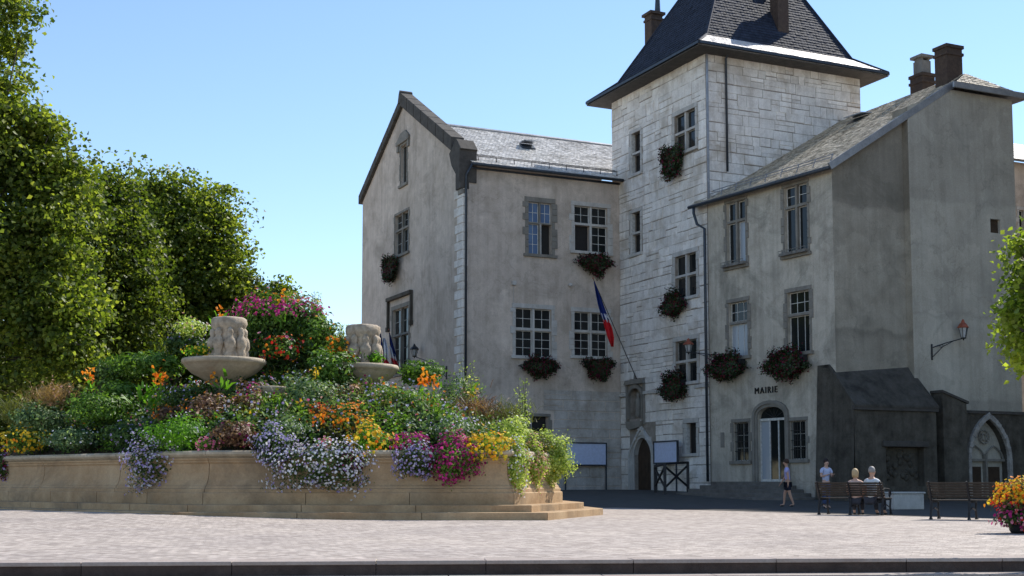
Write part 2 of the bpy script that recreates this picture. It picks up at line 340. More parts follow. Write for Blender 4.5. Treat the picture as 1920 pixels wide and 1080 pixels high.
def window(F, r, parent, nx=2, tz=.58, stone='white_stone', sur=.16, frame='white_frame', mx=2, mz=(2, 3), sill=True, mull=.11, opened=(), pane='glass', proud=.035, label=None, bars=False, curtain=()):
    s0, s1, z0, z1 = r; f = MB(); zt = z0+(z1-z0)*tz if tz else None
    bandz = [(z0, zt-mull/2), (zt+mull/2, z1)] if tz else [(z0, z1)]
    wl = (s1-s0-mull*(nx-1))/nx; panes = []
    for bi, (a, b) in enumerate(bandz):
        for i in range(nx):
            x0 = s0+i*(wl+mull); x1 = x0+wl; op = (bi, i) in opened
            fw = .035
            if not op:
                for q in ((x0, x0+fw, a, b), (x1-fw, x1, a, b), (x0+fw, x1-fw, a, a+fw), (x0+fw, x1-fw, b-fw, b)): f.fbox(F, *q, -.20, -.15)
                n = mx; nz = mz[1 if bi == 0 and tz else 0] if tz else mz[0]
                for k in range(1, n): xm = x0+(x1-x0)*k/n; f.fbox(F, xm-.012, xm+.012, a+fw, b-fw, -.19, -.155)
                for k in range(1, nz): zm = a+(b-a)*k/nz; f.fbox(F, x0+fw, x1-fw, zm-.012, zm+.012, -.188, -.157)
            else:
                f.fbox(F, x0, x0+.03, a, b, -.20, .0)
            panes.append((x0, x1, a, b, op, (bi, i) in curtain))
    w = f.build('window', M[frame], parent)
    if label: w['label'] = label
    for x0, x1, a, b, op, cu in panes:
        if op: p = MB().fbox(F, x0, x1, a, b, -.292, -.285).build('room_dark_sheet', M['sign_ink'], w)  # black sheet stands in for the darkness of the room
        else: p = MB().fbox(F, x0+.01, x1-.01, a+.01, b-.01, -.182, -.172).build('pane', M['glass_pale' if cu else pane], w)
    if nx > 1 or tz:
        m = MB()
        for i in range(1, nx): xm = s0+i*(wl+mull); m.fbox(F, xm-mull, xm, z0, z1, -.145, -.02)
        if tz: m.fbox(F, s0, s1, zt-mull/2, zt+mull/2, -.148, -.017)
        m.build('mullion', M[stone], w)
    if sur:
        m = MB(); zz = z0
        m.stone(F, s0-sur, s1+sur, z1, z1+sur*1.15, -.01, proud, .012)
        while zz < z1-.05:                                         # toothed jamb stones
            h = min(random.uniform(.25, .42), z1-zz)
            if z1-zz-h < .12: h = z1-zz
            for sg in (0, 1):
                e = sur*random.choice((.85, 1.5))
                if sg == 0: m.stone(F, s0-e, s0, zz, zz+h, -.01, proud, .012)
                else: m.stone(F, s1, s1+e, zz, zz+h, -.01, proud, .012)
            zz += h
        m.build('surround', M[stone], w)
    if sill: MB().fbox(F, s0-sur-.06, s1+sur+.06, z0-.15, z0-.002, -.2, .12).build('sill', M[stone], w, bevel=.015)
    if bars:
        m = MB(); n = 6
        for i in range(n): x = s0+(s1-s0)*(i+.5)/n; m.tube([F.P(x, z0, -.06), F.P(x, z1, -.06)], .012, 5)
        for k in (.25, .5, .75): z = z0+(z1-z0)*k; m.fbox(F, s0, s1, z-.012, z+.012, -.075, -.045)
        m.build('grille', M['iron'], w)
    return w
def ashlar(F, s0, s1, z0, z1, holes, rowh=(.36, .52), wid=(.34, 1.25), pad=.17):
    """irregular courses; returns list of stone rects"""
    forced = sorted(set([z0, z1]+[min(max(v, z0), z1) for h in holes for v in (h[2], h[3])]))
    zs = [forced[0]]
    for a, b in zip(forced, forced[1:]):
        if b-zs[-1] < .16: continue
        a = zs[-1]; n = max(1, round((b-a)/random.uniform(*rowh))); cuts = [a+(b-a)*(k+random.uniform(-.12, .12)*(0 < k < n))/n for k in range(1, n+1)]; cuts[-1] = b; zs += cuts
    res = []
    for a, b in zip(zs, zs[1:]):
        seg = [(s0, s1)]
        for h in holes:
            if h[2] < (a+b)/2 < h[3]:
                new = []
                for p, q in seg:
                    if h[1] <= p or h[0] >= q: new.append((p, q)); continue
                    if h[0]-p > .1: new.append((p, h[0]))
                    if q-h[1] > .1: new.append((h[1], q))
                seg = new
        for p, q in seg:
            x = p
            while q-x > .02:
                wd = random.uniform(*wid)
                if q-x-wd < .25: wd = q-x
                if b-a > .30 and wd > .45 and random.random() < .26:
                    mz = a+(b-a)*random.uniform(.4, .6); res += [(x, x+wd, a, mz), (x, x+wd, mz, b)]
                else: res.append((x, x+wd, a, b))
                x += wd
    return res
def slates(P00, P10, P11, P01, mt, parent, row=.26, wd=.24, th=.018, base=None, name='roof', deck=.12):
    P = [Vector(p) for p in (P00, P10, P11, P01)]
    L = ((P[3]-P[0]).length+(P[2]-P[1]).length)/2; nr = max(2, int(L/row))
    n = ((P[1]-P[0]).cross(P[3]-P[0]))
    if n.length < 1e-6 or (P[3]-P[2]).length > (P[1]-P[0]).length: n = (P[2]-P[3]).cross(P[3]-P[0])
    n = n.normalized(); n = n if n.z > 0 else -n
    def B(u, v): return (P[0]*(1-u)+P[1]*u)*(1-v)+(P[3]*(1-u)+P[2]*u)*v
    d = MB(); G_ = 8
    for lv in (.006, deck):
        for i in range(G_+1):
            for j in range(G_+1): d.v.append(tuple(B(i/G_, j/G_)-n*lv))
    for lv in (0, 1):
        for i in range(G_):
            for j in range(G_): a = lv*(G_+1)**2+i*(G_+1)+j; d.f.append((a, a+G_+1, a+G_+2, a+1))
    ed = [(i, 0) for i in range(G_)]+[(G_, j) for j in range(G_)]+[(i, G_) for i in range(G_, 0, -1)]+[(0, j) for j in range(G_, 0, -1)]; ix = [i*(G_+1)+j for i, j in ed]; K_ = (G_+1)**2
    for a, b in zip(ix, ix[1:]+ix[:1]): d.f.append((a, b, b+K_, a+K_))
    ro = d.build(name, M[base or mt], parent)
    s = MB()
    for i in range(nr):
        v0, v1 = i/nr, (i+1.12)/nr; v1 = min(v1, 1)
        wl = (B(1, v0)-B(0, v0)).length
        if wl < .05: continue
        nc = max(1, round(wl/wd)); off = .5*(i % 2)
        for k in range(-1, nc+1):
            u0, u1 = max(0, (k+off)/nc), min(1, (k+1+off)/nc)
            if u1-u0 < .15/nc: continue
            g = .04/nc; l0 = th+random.uniform(0, .014); jj = random.uniform(-.06, .06)*row/L; l1 = l0+random.uniform(-.006, .006)
            a, b, c, e = B(u0+g, v0+jj), B(u1-g, v0+jj+random.uniform(-.01, .01)*row/L), B(u1-g, v1), B(u0+g, v1)
            s.add([a+n*l0, b+n*l1, c+n*.004, e+n*.004, a, b], [(0, 1, 2, 3), (4, 5, 1, 0)])
    so = s.build('slates', M[mt], ro); so['kind'] = 'stuff'
    return ro, B, n
def gutter(mb, a, b, r=.07): mb.tube([a, b], r, 8)
def xyz(p, z): return Vector((p[0], p[1], z))

# ---------------------------------------------------------------- the square tower
T0 = col(1333, 58.0); FL = Face(T0, -U2); FR = Face(T0, U1)
TL = -FL.hit(1147, 200)[0]; TR = FR.hit(1612, 140)[0]; TZ = FL.hit(1331, 90)[1]; TB = .2
print('tower', TL, TR, TZ)
tower = empty('stone_tower', xyz(T0, 0), 'tall square pale limestone tower with steep flared blue slate roof and string course', 'tower')
TW = {'a': FL.rect(1184, 1201, 248, 325), 'b': FL.rect(1265, 1304, 210, 283), 'c': FL.rect(1184, 1201, 398, 475), 'd': FL.rect(1266, 1306, 477, 557),
      'e': FL.rect(1267, 1307, 638, 716), 'f': FL.rect(1286, 1306, 793, 850)}
door = FL.rect(1190, 1222, 820, 918); door[2] = .42; niche = FL.rect(1182, 1205, 728, 785)
holes = list(TW.values())+[door, niche]
wall(FL, [(-TL, TB), (0, TB), (0, TZ), (-TL, TZ)], holes, 'wall', M['mortar'], tower)
wall(FR, [(0, TB), (TR, TB), (TR, TZ), (0, TZ)], [], 'wall', M['mortar'], tower)
cB = T0+U1*TR; cC = cB+U2*TL; cD = T0+U2*TL
mb = MB()
for a, b in ((cB, cC), (cC, cD)): mb.add([xyz(a, TB), xyz(b, TB), xyz(b, TZ), xyz(a, TZ)], [(0, 1, 2, 3)])
mb.build('wall', M['mortar'], tower)
pad = .17
sholes = [(h[0]-.24, h[1]+.24, h[2]-.15, h[3]+.19) for h in TW.values()]+[(door[0]-.42, door[1]+.42, door[2], door[3]+.75), (niche[0]-.28, niche[1]+.28, niche[2]-.4, niche[3]+.45)]
JB = FL.hit(1163, 600)[0]     # where the gabled wing meets the tower
stones = []
for r in ashlar(FL, -TL+.01, -.01, 15.3, TZ-.02, sholes): stones.append((FL, r))
for r in ashlar(FL, JB+.01, -.01, TB, 15.3, sholes): stones.append((FL, r))
for r in ashlar(FR, .02, TR-.01, 12.6, TZ-.02, []): stones.append((FR, r))
def sz(fr): 
    F, r = fr; p = F.P((r[0]+r[1])/2, (r[2]+r[3])/2); v = (Vector((0, 0, CAMZ))-p); L = v.length
    nn = Vector((F.n.x, F.n.y, 0)); return (r[1]-r[0])*(r[3]-r[2])*nn.dot(v)/L**3
stones.sort(key=sz, reverse=True); rest = MB()
for i, (F, r) in enumerate(stones):
    mb = MB() if i < 290 else rest
    q_ = random.uniform(.001, .012); y_ = random.uniform(-.022, .022); mb.stone(F, r[0]+q_, r[1]-q_*random.random(), r[2]+q_*.6+y_, r[3]-q_+y_*.6, -.01, random.uniform(.012, .035), .014, .011)
    if i < 290: mb.build('stone', M['ashlar'], tower)
rest.build('stonework', M['ashlar'], tower)['kind'] = 'stuff'
window(FL, TW['a'], tower, 1, .5, mx=1, mz=(1, 1), opened=((0, 0), (1, 0)), mull=.1)
window(FL, TW['b'], tower, 2, .52, mx=1, mz=(1, 1), frame='grey_frame', sur=.2)
window(FL, TW['c'], tower, 1, .5, mx=1, mz=(1, 1), opened=((0, 0), (1, 0)), mull=.1)
window(FL, TW['d'], tower, 2, .52, mx=1, mz=(1, 1), frame='grey_frame', sur=.2)
window(FL, TW['e'], tower, 2, .50, mx=1, mz=(1, 1), frame='grey_frame', sur=.2)
window(FL, TW['f'], tower, 1, None, mx=1, mz=(1, 1), opened=((0, 0),), sur=.2)
# string course
zc = FL.hit(1270, 729)[1]
for a, b in ((niche[1]+.2, TW['e'][0]-.2), (TW['e'][1]-.1, .06), (JB, niche[0]-.3)): MB().fbox(FL, a, b, zc-.09, zc+.07, 0, .13).build('string_course', M['white_stone'], tower, bevel=.02)
# corner strip and downpipes
MB().fbox(FR, .0, .10, 11.0, TZ-.05, .02, .075).build('corner_strip', M['zinc'], tower)
dp = MB(); s_, z_ = FR.hit(1358, 100); s2, z2 = FR.hit(1358, 322); dp.tube([FR.P(s_, z_+.1, .5), FR.P(s_, z_-.3, .12), FR.P(s_, z2, .12)], .055, 8); dp.build('downpipe', M['pipe'], tower, smooth=True)
# portal with pointed ogee hood, door, niche with statue
def arch(s0, s1, zs, zt, n=8, ogee=0):
    w_ = (s1-s0)/2; c = (s0+s1)/2; pts = []
    for k in range(n+1):
        t = k/n; a = t*math.pi/2; x = -math.cos(a)*w_*(1-.12*math.sin(2*a)); z = zs+(zt-zs)*(math.sin(a)**.9)*(1-.0*t)
        if ogee: z = zs+(zt-zs)*((1-ogee)*math.sin(a)+ogee*t**3)
        pts.append((c+x, z))
    return pts+[(2*c-x, z) for x, z in pts[::-1][1:]]
s0, s1, z0, z1 = door; zs = z0+(z1-z0)*.68
A0 = arch(s0, s1, zs, z1-.02)
fill = MB(); n_ = len(A0)
for i in range(n_-1):
    a, b = A0[i], A0[i+1]; fill.add([FL.P(*a, .0), FL.P(*b, .0), FL.P(b[0], z1+.02, .0), FL.P(a[0], z1+.02, .0), FL.P(*a, -.3), FL.P(*b, -.3)], [(0, 1, 2, 3), (0, 4, 5, 1)])
portal = fill.build('portal', M['white_stone'], tower)
for off, d, zt in ((.0, .05, 0), (.13, .10, .12), (.27, .16, .38)):
    inn = [(s0-off, z0)]+arch(s0-off, s1+off, zs, z1-.02+zt, ogee=.4 if zt > .2 else 0)+[(s1+off, z0)]
    o2 = off+.12; out = [(s0-o2, z0)]+arch(s0-o2, s1+o2, zs, z1-.02+zt+.16, ogee=.4 if zt > .2 else 0)+[(s1+o2, z0)]
    MB().strip(FL, inn, out, -.02, d).build('archivolt', M['white_stone'], portal)
m = MB(); m.tube([FL.P((s0+s1)/2, z1+.45, .1), FL.P((s0+s1)/2, z1+.85, .1)], [.09, .03], 8)
for k in range(4):
    for sg in (-1, 1): m.lathe([(0.01, -.06), (.06, -.02), (.05, .03), (.01, .08)], FL.P((s0+s1)/2+sg*(.5-.1*k), z1-.1+.16*k, .13), 6)
m.build('finial', M['white_stone'], portal)
dm = MB(); x = s0
for k in range(5): dm.fbox(FL, s0+(s1-s0)*k/5+.006, s0+(s1-s0)*(k+1)/5-.006, z0, z1-.01, -.26, -.2)
dd = dm.build('door', M['wood_dark'], tower); MB().lathe([(.01, 0), (.03, .01), (.03, .05), (.01, .06)], FL.P(s1-.2, z0+1.1, -.18), 8).build('handle', M['iron'], dd)
s0, s1, z0, z1 = niche; nm = MB(); nm.poly(FL, [(s0-.15, z0-.14), (s1+.15, z0-.14), (s1+.05, z0-.42), (s0-.05+.2, z0-.55), (s0-.05, z0-.42)], -.02, .22)
nm.strip(FL, [(s0, z0)]+arch(s0, s1, z1-.35, z1)+[(s1, z0)], [(s0-.12, z0)]+arch(s0-.12, s1+.12, z1-.35, z1+.2)+[(s1+.12, z0)], -.02, .12)
nm.fbox(FL, s0-.3, s0-.16, z0-.3, z1+.2, -.02, .1); nm.fbox(FL, s1+.16, s1+.3, z0-.3, z1+.2, -.02, .1)
nm.poly(FL, [(s0-.35, z1+.2), (s1+.35, z1+.2), (s1+.2, z1+.42), (s0-.2, z1+.42)], -.02, .2)
nm.tube([FL.P((s0+s1)/2, z1+.4, .1), FL.P((s0+s1)/2, z1+.75, .1)], [.07, .02], 6)
ni = nm.build('niche', M['grey_stone'], tower)
MB().lathe([(.14, 0), (.17, .2), (.13, .5), (.17, .85), (.12, .98), (.06, 1.02), (.10, 1.12), (.085, 1.22), (.02, 1.28)], FL.P((s0+s1)/2, z0+.0, -.12), 12).build('statue', M['grey_stone'], ni, smooth=True)
# roof
OV = .95; ez = TZ+.0
def tw(a, b, z): q = T0+U1*a+U2*b; return Vector((q.x, q.y, z))
E = [tw(-OV, -OV, ez), tw(TR+OV, -OV, ez), tw(TR+OV, TL+OV, ez), tw(-OV, TL+OV, ez)]
i1 = .25; z1 = ez+.85; Bk = [tw(i1, i1, z1), tw(TR-i1, i1, z1), tw(TR-i1, TL-i1, z1), tw(i1, TL-i1, z1)]
i2 = TR/2-.75; z2 = ez+7.2; Tp = [tw(i2+.15, i2-.1, z2), tw(TR-i2+.85, i2-.1, z2), tw(TR-i2+.85, TL-i2-.3, z2), tw(i2+.15, TL-i2-.3, z2)]
for k in range(4):
    k2 = (k+1) % 4
    slates(E[k], E[k2], Bk[k2], Bk[k], 'zinc_glare' if k == 0 else 'slate_blue', tower, name='eave_slope', row=.3)
    slates(Bk[k], Bk[k2], Tp[k2], Tp[k], 'slate_blue', tower, name='roof', base='slate_blue', row=.2, wd=.18)
MB().hexa([e-Vector((0, 0, .16)) for e in E]+[e-Vector((0, 0, .121)) for e in E]).build('soffit', M['coping'], tower)
gm = MB()
for k in range(4): gm.bar(E[k]+Vector((0, 0, -.02)), E[(k+1) % 4]+Vector((0, 0, -.02)), .14, .12)
gm.build('gutter', M['pipe'], tower)
hp = MB()
for k in range(4): hp.tube([E[k]+Vector((0, 0, .03)), Bk[k]+Vector((0, 0, .04)), Tp[k]], .06, 6)
hp.build('hip_flashing', M['slate_blue'], tower)
def chimney(c, w, d, z0, z1, mt, parent, capw=.12, pots=0, name='chimney', rot=U1):
    F = Face(c-rot*(w/2), rot); m = MB(); m.fbox(F, 0, w, z0, z1-.45, -d, 0); m.fbox(F, -.05, w+.05, z1-.45, z1-.33, -d-.05, .05); m.fbox(F, -.0, w, z1-.33, z1-.14, -d, 0); m.fbox(F, -capw, w+capw, z1-.14, z1, -d-capw, capw)
    ch = m.build(name, M[mt], parent)
    if pots: MB().tube([F.P(w/2, z1, -d/2), F.P(w/2, z1+.5, -d/2)], [.2, .14], 10).build('chimney_pot', M['concrete'], ch)
    return ch
q = at(1490, 96, 1); c1 = FR.hit(1490, 100)
# right chimney stands on the slope facing the square
sa = FR.hit(1489, 120)[0]; ch = chimney(T0+U1*sa+U2*.75, .62, .62, ez+.3, ez+4.2, 'brick', tower)
MB().fbox(Face(T0+U1*sa+U2*.75, U1), -.5, .5, ez+.45, ez+.75, -.3, .3).build('saddle', M['pipe'], tower)
pc = at(1232, 60, 68.5); chimney(Vector((pc.x, pc.y)), .7, .7, pc.z-1.5, at(1232, 22, 68.5).z, 'brick', tower)
MB().tube([at(1233, 22, 68.9), at(1233, -12, 68.9)], [.16, .11], 8).build('chimney_pot', M['pipe'], tower)
v1 = Bk[0]*.5+Bk[1]*.5; v2 = Tp[0]*.5+Tp[1]*.5; sl = v1.lerp(v2, .52); nr = Vector((FR.n.x, FR.n.y, .6)).normalized(); uu = Vector((U1.x, U1.y, 0)); vv = (v2-v1).normalized()
sky = MB(); c = sl-uu*.1; sky.hexa([c-uu*.3-vv*.35, c+uu*.3-vv*.35, c+uu*.3-vv*.35+nr*.12, c-uu*.3-vv*.35+nr*.12, c-uu*.3+vv*.35, c+uu*.3+vv*.35, c+uu*.3+vv*.35+nr*.12, c-uu*.3+vv*.35+nr*.12]); sky.build('skylight', M['pipe'], tower)

# ---------------------------------------------------------------- gabled wing on the left
J = T0+U2*(-JB); FBt = Face(J, U1); sK = FBt.hit(867, 600)[0]; K = J+U1*sK; WB = -sK
FB = Face(K, U1); FA_u = -U2; tA = None
FA = Face(K, -U2); AW = -FA.hit(679, 500)[0]; print('wing', WB, AW)
zE = FB.hit(1000, 324)[1]; zSh = 16.5; apx = -FA.hit(757, 195)[0]; zAp = FA.hit(757, 190)[1]; zRidge = 19.95; zLe = FA.hit(679, 368)[1]; print('z', zE, zAp, zLe, apx)
wing = empty('gabled_wing', xyz(K, 0), 'beige plastered wing with pointed gable and pale slate roof, left of the tower', 'building')
AWn = {'up': FA.rect(741, 766, 400, 476), 'low': FA.rect(736, 766, 578, 700), 'slit': FA.rect(752, 763, 272, 345)}
wall(FA, [(-AW, .2), (0, .2), (0, zSh), (-apx, zAp), (-AW, zLe)], list(AWn.values()), 'wall', M['stucco'], wing)
BW = {1: FB.rect(991, 1034, 380, 477), 2: FB.rect(1077, 1139, 388, 472), 3: FB.rect(967, 1034, 579, 668), 4: FB.rect(1077, 1139, 586, 668), 5: FB.rect(996, 1028, 781, 812)}
wall(FB, [(0, .2), (WB, .2), (WB, zE), (0, zE)], list(BW.values()), 'wall', M['stucco'], wing)
kb = K+U2*AW; mb = MB(); far = K+U1*(WB+2)
mb.add([xyz(kb, .2), xyz(kb+U1*16, .2), xyz(kb+U1*16, zE), xyz(kb, zE)], [(0, 1, 2, 3)]); mb.build('wall', M['stucco'], wing)
window(FA, AWn['up'], wing, 2, .62, stone='grey_stone', mx=1, mz=(2, 2), frame='grey_frame', sur=.12)
window(FA, AWn['low'], wing, 2, .6, stone='grey_stone', mx=1, mz=(2, 3), frame='grey_frame', sur=.2, label='tall window with carved hood moulding')
window(FA, AWn['slit'], wing, 1, None, stone='grey_stone', mx=1, mz=(1, 1), sur=.14, frame='grey_frame', label='narrow blind slit under a carved crosspiece')
s0, s1, z0, z1 = AWn['slit']; m = MB(); m.fbox(FA, s0-.55, s1+.45, z1+.12, z1+.34, 0, .14); m.poly(FA, [(s0-.55, z1+.34), (s1+.45, z1+.34), (s1-.1, z1+.75), (s0+.05, z1+.7)], 0, .1); m.fbox(FA, s0-.5, s0-.25, z1-.25, z1+.12, 0, .1); m.fbox(FA, s1+.2, s1+.42, z1-.25, z1+.12, 0, .1)
m.build('crosspiece', M['grey_stone'], wing, bevel=.02)
s0, s1, z0, z1 = AWn['low']; m = MB(); hz = z1+.55
m.fbox(FA, s0-.65, s1+.6, hz, hz+.2, 0, .2); m.fbox(FA, s0-.65, s0-.5, hz-1.4, hz, 0, .14); m.fbox(FA, s1+.45, s1+.6, hz-1.4, hz, 0, .14); m.fbox(FA, s0-.7, s0-.45, hz-1.65, hz-1.4, 0, .18); m.fbox(FA, s1+.4, s1+.65, hz-1.65, hz-1.4, 0, .18)
m.build('hood_mould', M['dark_stone'], wing, bevel=.02)
window(FB, BW[1], wing, 2, .60, stone='grey_stone', mx=2, mz=(2, 3), pane='glass_sky', sur=.22, opened=((0, 1),), mull=.07, sill=True, label='blue reflecting window in a grey surround, one leaf open')
window(FB, BW[2], wing, 2, .60, opened=((0, 0),), sur=.2)
window(FB, BW[3], wing, 2, .56, sur=.2)
window(FB, BW[4], wing, 2, .56, sur=.2)
window(FB, BW[5], wing, 1, None, opened=((0, 0),), mx=1, mz=(1, 1), stone='grey_stone', sur=.13)
# quoins on the corner, big ashlar at the foot
zq0 = FB.hit(867, 705)[1]; zq1 = FB.hit(867, 352)[1]; z = .2; alt = 0
while z < zq1:
    h = random.uniform(.32, .48); wa = (.95 if alt else .62)+random.uniform(-.08, .08); wb = .16+random.uniform(0, .1); alt ^= 1
    m = MB(); m.stone(FA, -wa, 0.02, z+.008, z+h-.008, -.01, .04, .015); m.stone(FB, -.02, wb, z+.008, z+h-.008, -.01, .045, .015); m.build('quoin', M['ashlar'], wing); z += h
fx0 = FB.hit(1040, 820)[0]; zf = FB.hit(1080, 732)[1]
for r in ashlar(FB, fx0-.6, WB-.03, .2, zf, [(h[0]-.3, h[1]+.3, h[2]-.2, h[3]+.3) for h in BW.values()], (.38, .5), (.7, 1.7)):
    MB().stone(FB, r[0]+.01, r[1]-.01, r[2]+.01, r[3]-.01, -.01, random.uniform(.015, .035), .018).build('stone', M['ashlar_dull'], wing)
# roof
KR = K+U2*(AW/2); a0 = .35
P00 = FB.P(a0, zE+.05, .42); P10 = FB.P(WB+1.3, zE+.05, .42); rr = Face(KR, U1); P01 = rr.P(a0, zRidge+.1); P11 = rr.P(WB+4.5, zRidge+.1)
P10 = FB.P(WB+.25, zE+.05, .42)
ro, RBf, Rn = slates(P00, P10, rr.P(WB+4.5, zRidge+.1), P01, 'slate_light', wing, base='slate', row=.2, wd=.19)
slates(rr.P(WB+4.5, zRidge+.1), rr.P(a0, zRidge+.1), xyz(K+U1*a0+U2*(AW+.4), zE+.05), xyz(K+U1*(WB+4.5)+U2*(AW+.4), zE+.05), 'slate_light', wing, base='slate')
rg = MB(); rg.tube([rr.P(a0, zRidge+.15), rr.P(WB+4.4, zRidge+.15)], .09, 6); rg.build('ridge_cap', M['zinc'], wing)
gm = MB(); gm.tube([FB.P(.3, zE-.0, .48), FB.P(WB+.2, zE-.0, .48)], .075, 8); gm.tube([FB.P(.3, zE-.1, .05), FB.P(WB, zE-.1, .05)], .05, 6); gm.build('gutter', M['pipe'], wing, smooth=True)
pm = MB(); sp = .12; pm.tube([FB.P(sp+.2, zE, .45), FB.P(sp, zE-.5, .13), FB.P(sp, .3, .13)], .06, 8); pm.build('downpipe', M['pipe'], wing, smooth=True)
sg = MB()
for v in (.085, .115):
    sg.tube([RBf(.06, v)+Rn*.2, RBf(.93, v)+Rn*.2], .022, 5)
for k in range(9): sg.bar(RBf(.06+.87*k/8, .07), RBf(.06+.87*k/8, .10)+Rn*.22, .03)
sg.build('snow_guard', M['iron'], wing)
c = RBf(.47, .62); ua = Vector((U1.x, U1.y, 0)); va = (RBf(.47, .7)-c).normalized()
def skylight(c, ua, va, n, w, h, parent, lift=.35):
    m = MB(); m.hexa([c-ua*w-va*h, c+ua*w-va*h, c+ua*w+va*h, c-ua*w+va*h, c-ua*w-va*h+n*.1, c+ua*w-va*h+n*.1, c+ua*w+va*h+n*.1, c-ua*w+va*h+n*.1]); o = m.build('skylight', M['pipe'], parent)
    t = n*lift; m = MB(); m.hexa([c-ua*w-va*h+n*.11+t, c+ua*w-va*h+n*.11+t, c+ua*w+va*h+n*.11, c-ua*w+va*h+n*.11, c-ua*w-va*h+n*.16+t, c+ua*w-va*h+n*.16+t, c+ua*w+va*h+n*.16, c-ua*w+va*h+n*.16]); m.build('pane', M['glass_pale'], o)
    return o
skylight(c, ua, va, Rn, .38, .5, wing)
# coping of the gable, kneeler stone
def coping(F, a, b, th, d0, d1): 
    (s0, z0), (s1, z1) = a, b; return MB().hexa([F.P(s0, z0, d1), F.P(s1, z1, d1), F.P(s1, z1, d0), F.P(s0, z0, d0), F.P(s0, z0+th, d1), F.P(s1, z1+th, d1), F.P(s1, z1+th, d0), F.P(s0, z0+th, d0)])
zk = zAp-(zAp-zSh)*((apx-1.0)/apx)
nseg = 7
for k in range(nseg):
    t0, t1 = k/nseg+.004, (k+1)/nseg-.004; f = lambda t: (-apx+(apx-.9)*t, zAp-.25+(zSh-.15-zAp+.25)*t*(apx-.9)/apx)
    coping(FA, f(t0), f(t1), .72, -.45, .24).build('coping_stone', M['coping'], wing, bevel=.02)
    f = lambda t: (-apx-(AW-apx+.25)*t, zAp-.25+(zLe-.25-zAp)*t)
    coping(FA, f(t1), f(t0), .5, -.45, .2).build('coping_stone', M['coping'], wing, bevel=.02)
MB().poly(FA, [(-apx-.3, zAp-.1), (-apx+.3, zAp-.1), (-apx+.12, zAp+.5), (-apx-.0, zAp+.58), (-apx-.12, zAp+.42)], -.45, .25).build('coping_stone', M['coping'], wing)
kn = MB(); kz = FA.hit(858, 275)[1]
kn.poly(FA, [(-.95, kz-.9), (.06, kz-1.9), (.10, kz-.35), (.22, kz-.3), (-.35, kz+.3), (-1.25, kz-.25)], -.7, .22)
kn.fbox(FA, -.55, .08, kz-2.2, kz-1.0, -.3, .16); kn.build('kneeler', M['coping'], wing, bevel=.03)
kn = MB(); kn.fbox(FA, -.42, .05, kz-2.45, kz-2.2, -.2, .1); kn.build('corbel', M['grey_stone'], wing, bevel=.03)
# small fittings on the wall
s_, z_ = FB.hit(962, 531); m = MB(); m.fbox(FB, s_-.1, s_+.1, z_-.1, z_+.1, 0, .18); m.tube([FB.P(s_, z_-.1, .05), FB.P(s_, z_-1.0, .03)], .012, 5); m.build('wall_box', M['white_stone'], wing, bevel=.02)
s_, z_ = FB.hit(1068, 535); MB().lathe([(.01, -.1), (.09, -.05), (.1, .03), (.05, .08)], FB.P(s_, z_, .1), 10).build('wall_box', M['white_stone'], wing, smooth=True)

# ---------------------------------------------------------------- town hall wing on the right
UF = Vector((1460, -FPX/math.cos(TH))).normalized()
F0 = T0+Vector((0.0, -.12)); FF = Face(F0, UF); WF = FF.hit(1570, 800)[0]; F1c = F0+UF*WF
FE = Face(F1c, U1); WE = FE.hit(1720, 600)[0]
EB0 = col(1720, (F1c+U1*WE).y-.55); FG = Face(EB0, U1); WG = FG.hit(1903, 350)[0]
zV = lambda F, px: None
zF = 13.2; zG = FG.hit(1830, 176)[1]; s1775, _ = FG.hit(1778, 165)
print('hall', WF, WE, WG, zG, FE.hit(1575, 300), FE.hit(1715, 200), FG.hit(1775, 165))
hall = empty('town_hall_wing', xyz(F0, 0), 'grey plastered wing with arched town hall doorway, right of the tower', 'building')
HW = {'u1': FF.rect(1363, 1398, 378, 498), 'u2': FF.rect(1471, 1514, 347, 476), 'l1': FF.rect(1367, 1402, 566, 668), 'l2': FF.rect(1477, 1518, 546, 660),
      'b1': FF.rect(1376, 1404, 792, 864), 'b2': FF.rect(1481, 1511, 789, 861), 'd': FF.rect(1421, 1473, 762, 903)}
wall(FF, [(0, .2), (WF, .2), (WF, zF+.25), (0, zF+.25)], list(HW.values()), 'wall', M['stucco_grey'], hall, .35)
vz0 = FE.hit(1572, 303)[1]; vz1 = FE.hit(1718, 207)[1]
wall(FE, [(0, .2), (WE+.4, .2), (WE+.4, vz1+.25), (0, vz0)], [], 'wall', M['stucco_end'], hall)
vzg = FG.hit(1722, 203)[1]; vent = FG.rect(1857, 1876, 411, 437)
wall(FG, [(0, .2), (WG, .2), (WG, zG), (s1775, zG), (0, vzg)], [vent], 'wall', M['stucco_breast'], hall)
mb = MB(); g0 = FG.P(0, 0); g1 = FG.P(WG, 0); b1 = Vector((g1.x, g1.y))+U2*9; e1 = FE.P(WE, 0)
for a, b, z in ((Vector((g0.x, g0.y)), Vector((g0.x, g0.y))+U2*.9, vzg), (Vector((g1.x, g1.y)), b1, zG), (b1, cB+U2*1.5-U1*.5, zG)):
    mb.add([xyz(a, .2), xyz(b, .2), xyz(b, z), xyz(a, z)], [(0, 1, 2, 3)])
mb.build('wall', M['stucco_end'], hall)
MB().fbox(FG, vent[0], vent[1], vent[2], vent[3], -.25, -.15).build('vent', M['wood_dark'], hall)
window(FF, HW['u1'], hall, 2, .70, stone='grey_stone', mx=1, mz=(1, 1), frame='white_frame', sur=.14, curtain=((0, 1),))
window(FF, HW['u2'], hall, 2, .70, stone='grey_stone', mx=1, mz=(2, 1), frame='white_frame', sur=.14)
window(FF, HW['l1'], hall, 1, .62, stone='grey_stone', mx=3, mz=(2, 1), frame='white_frame', sur=.16, curtain=((0, 0),))
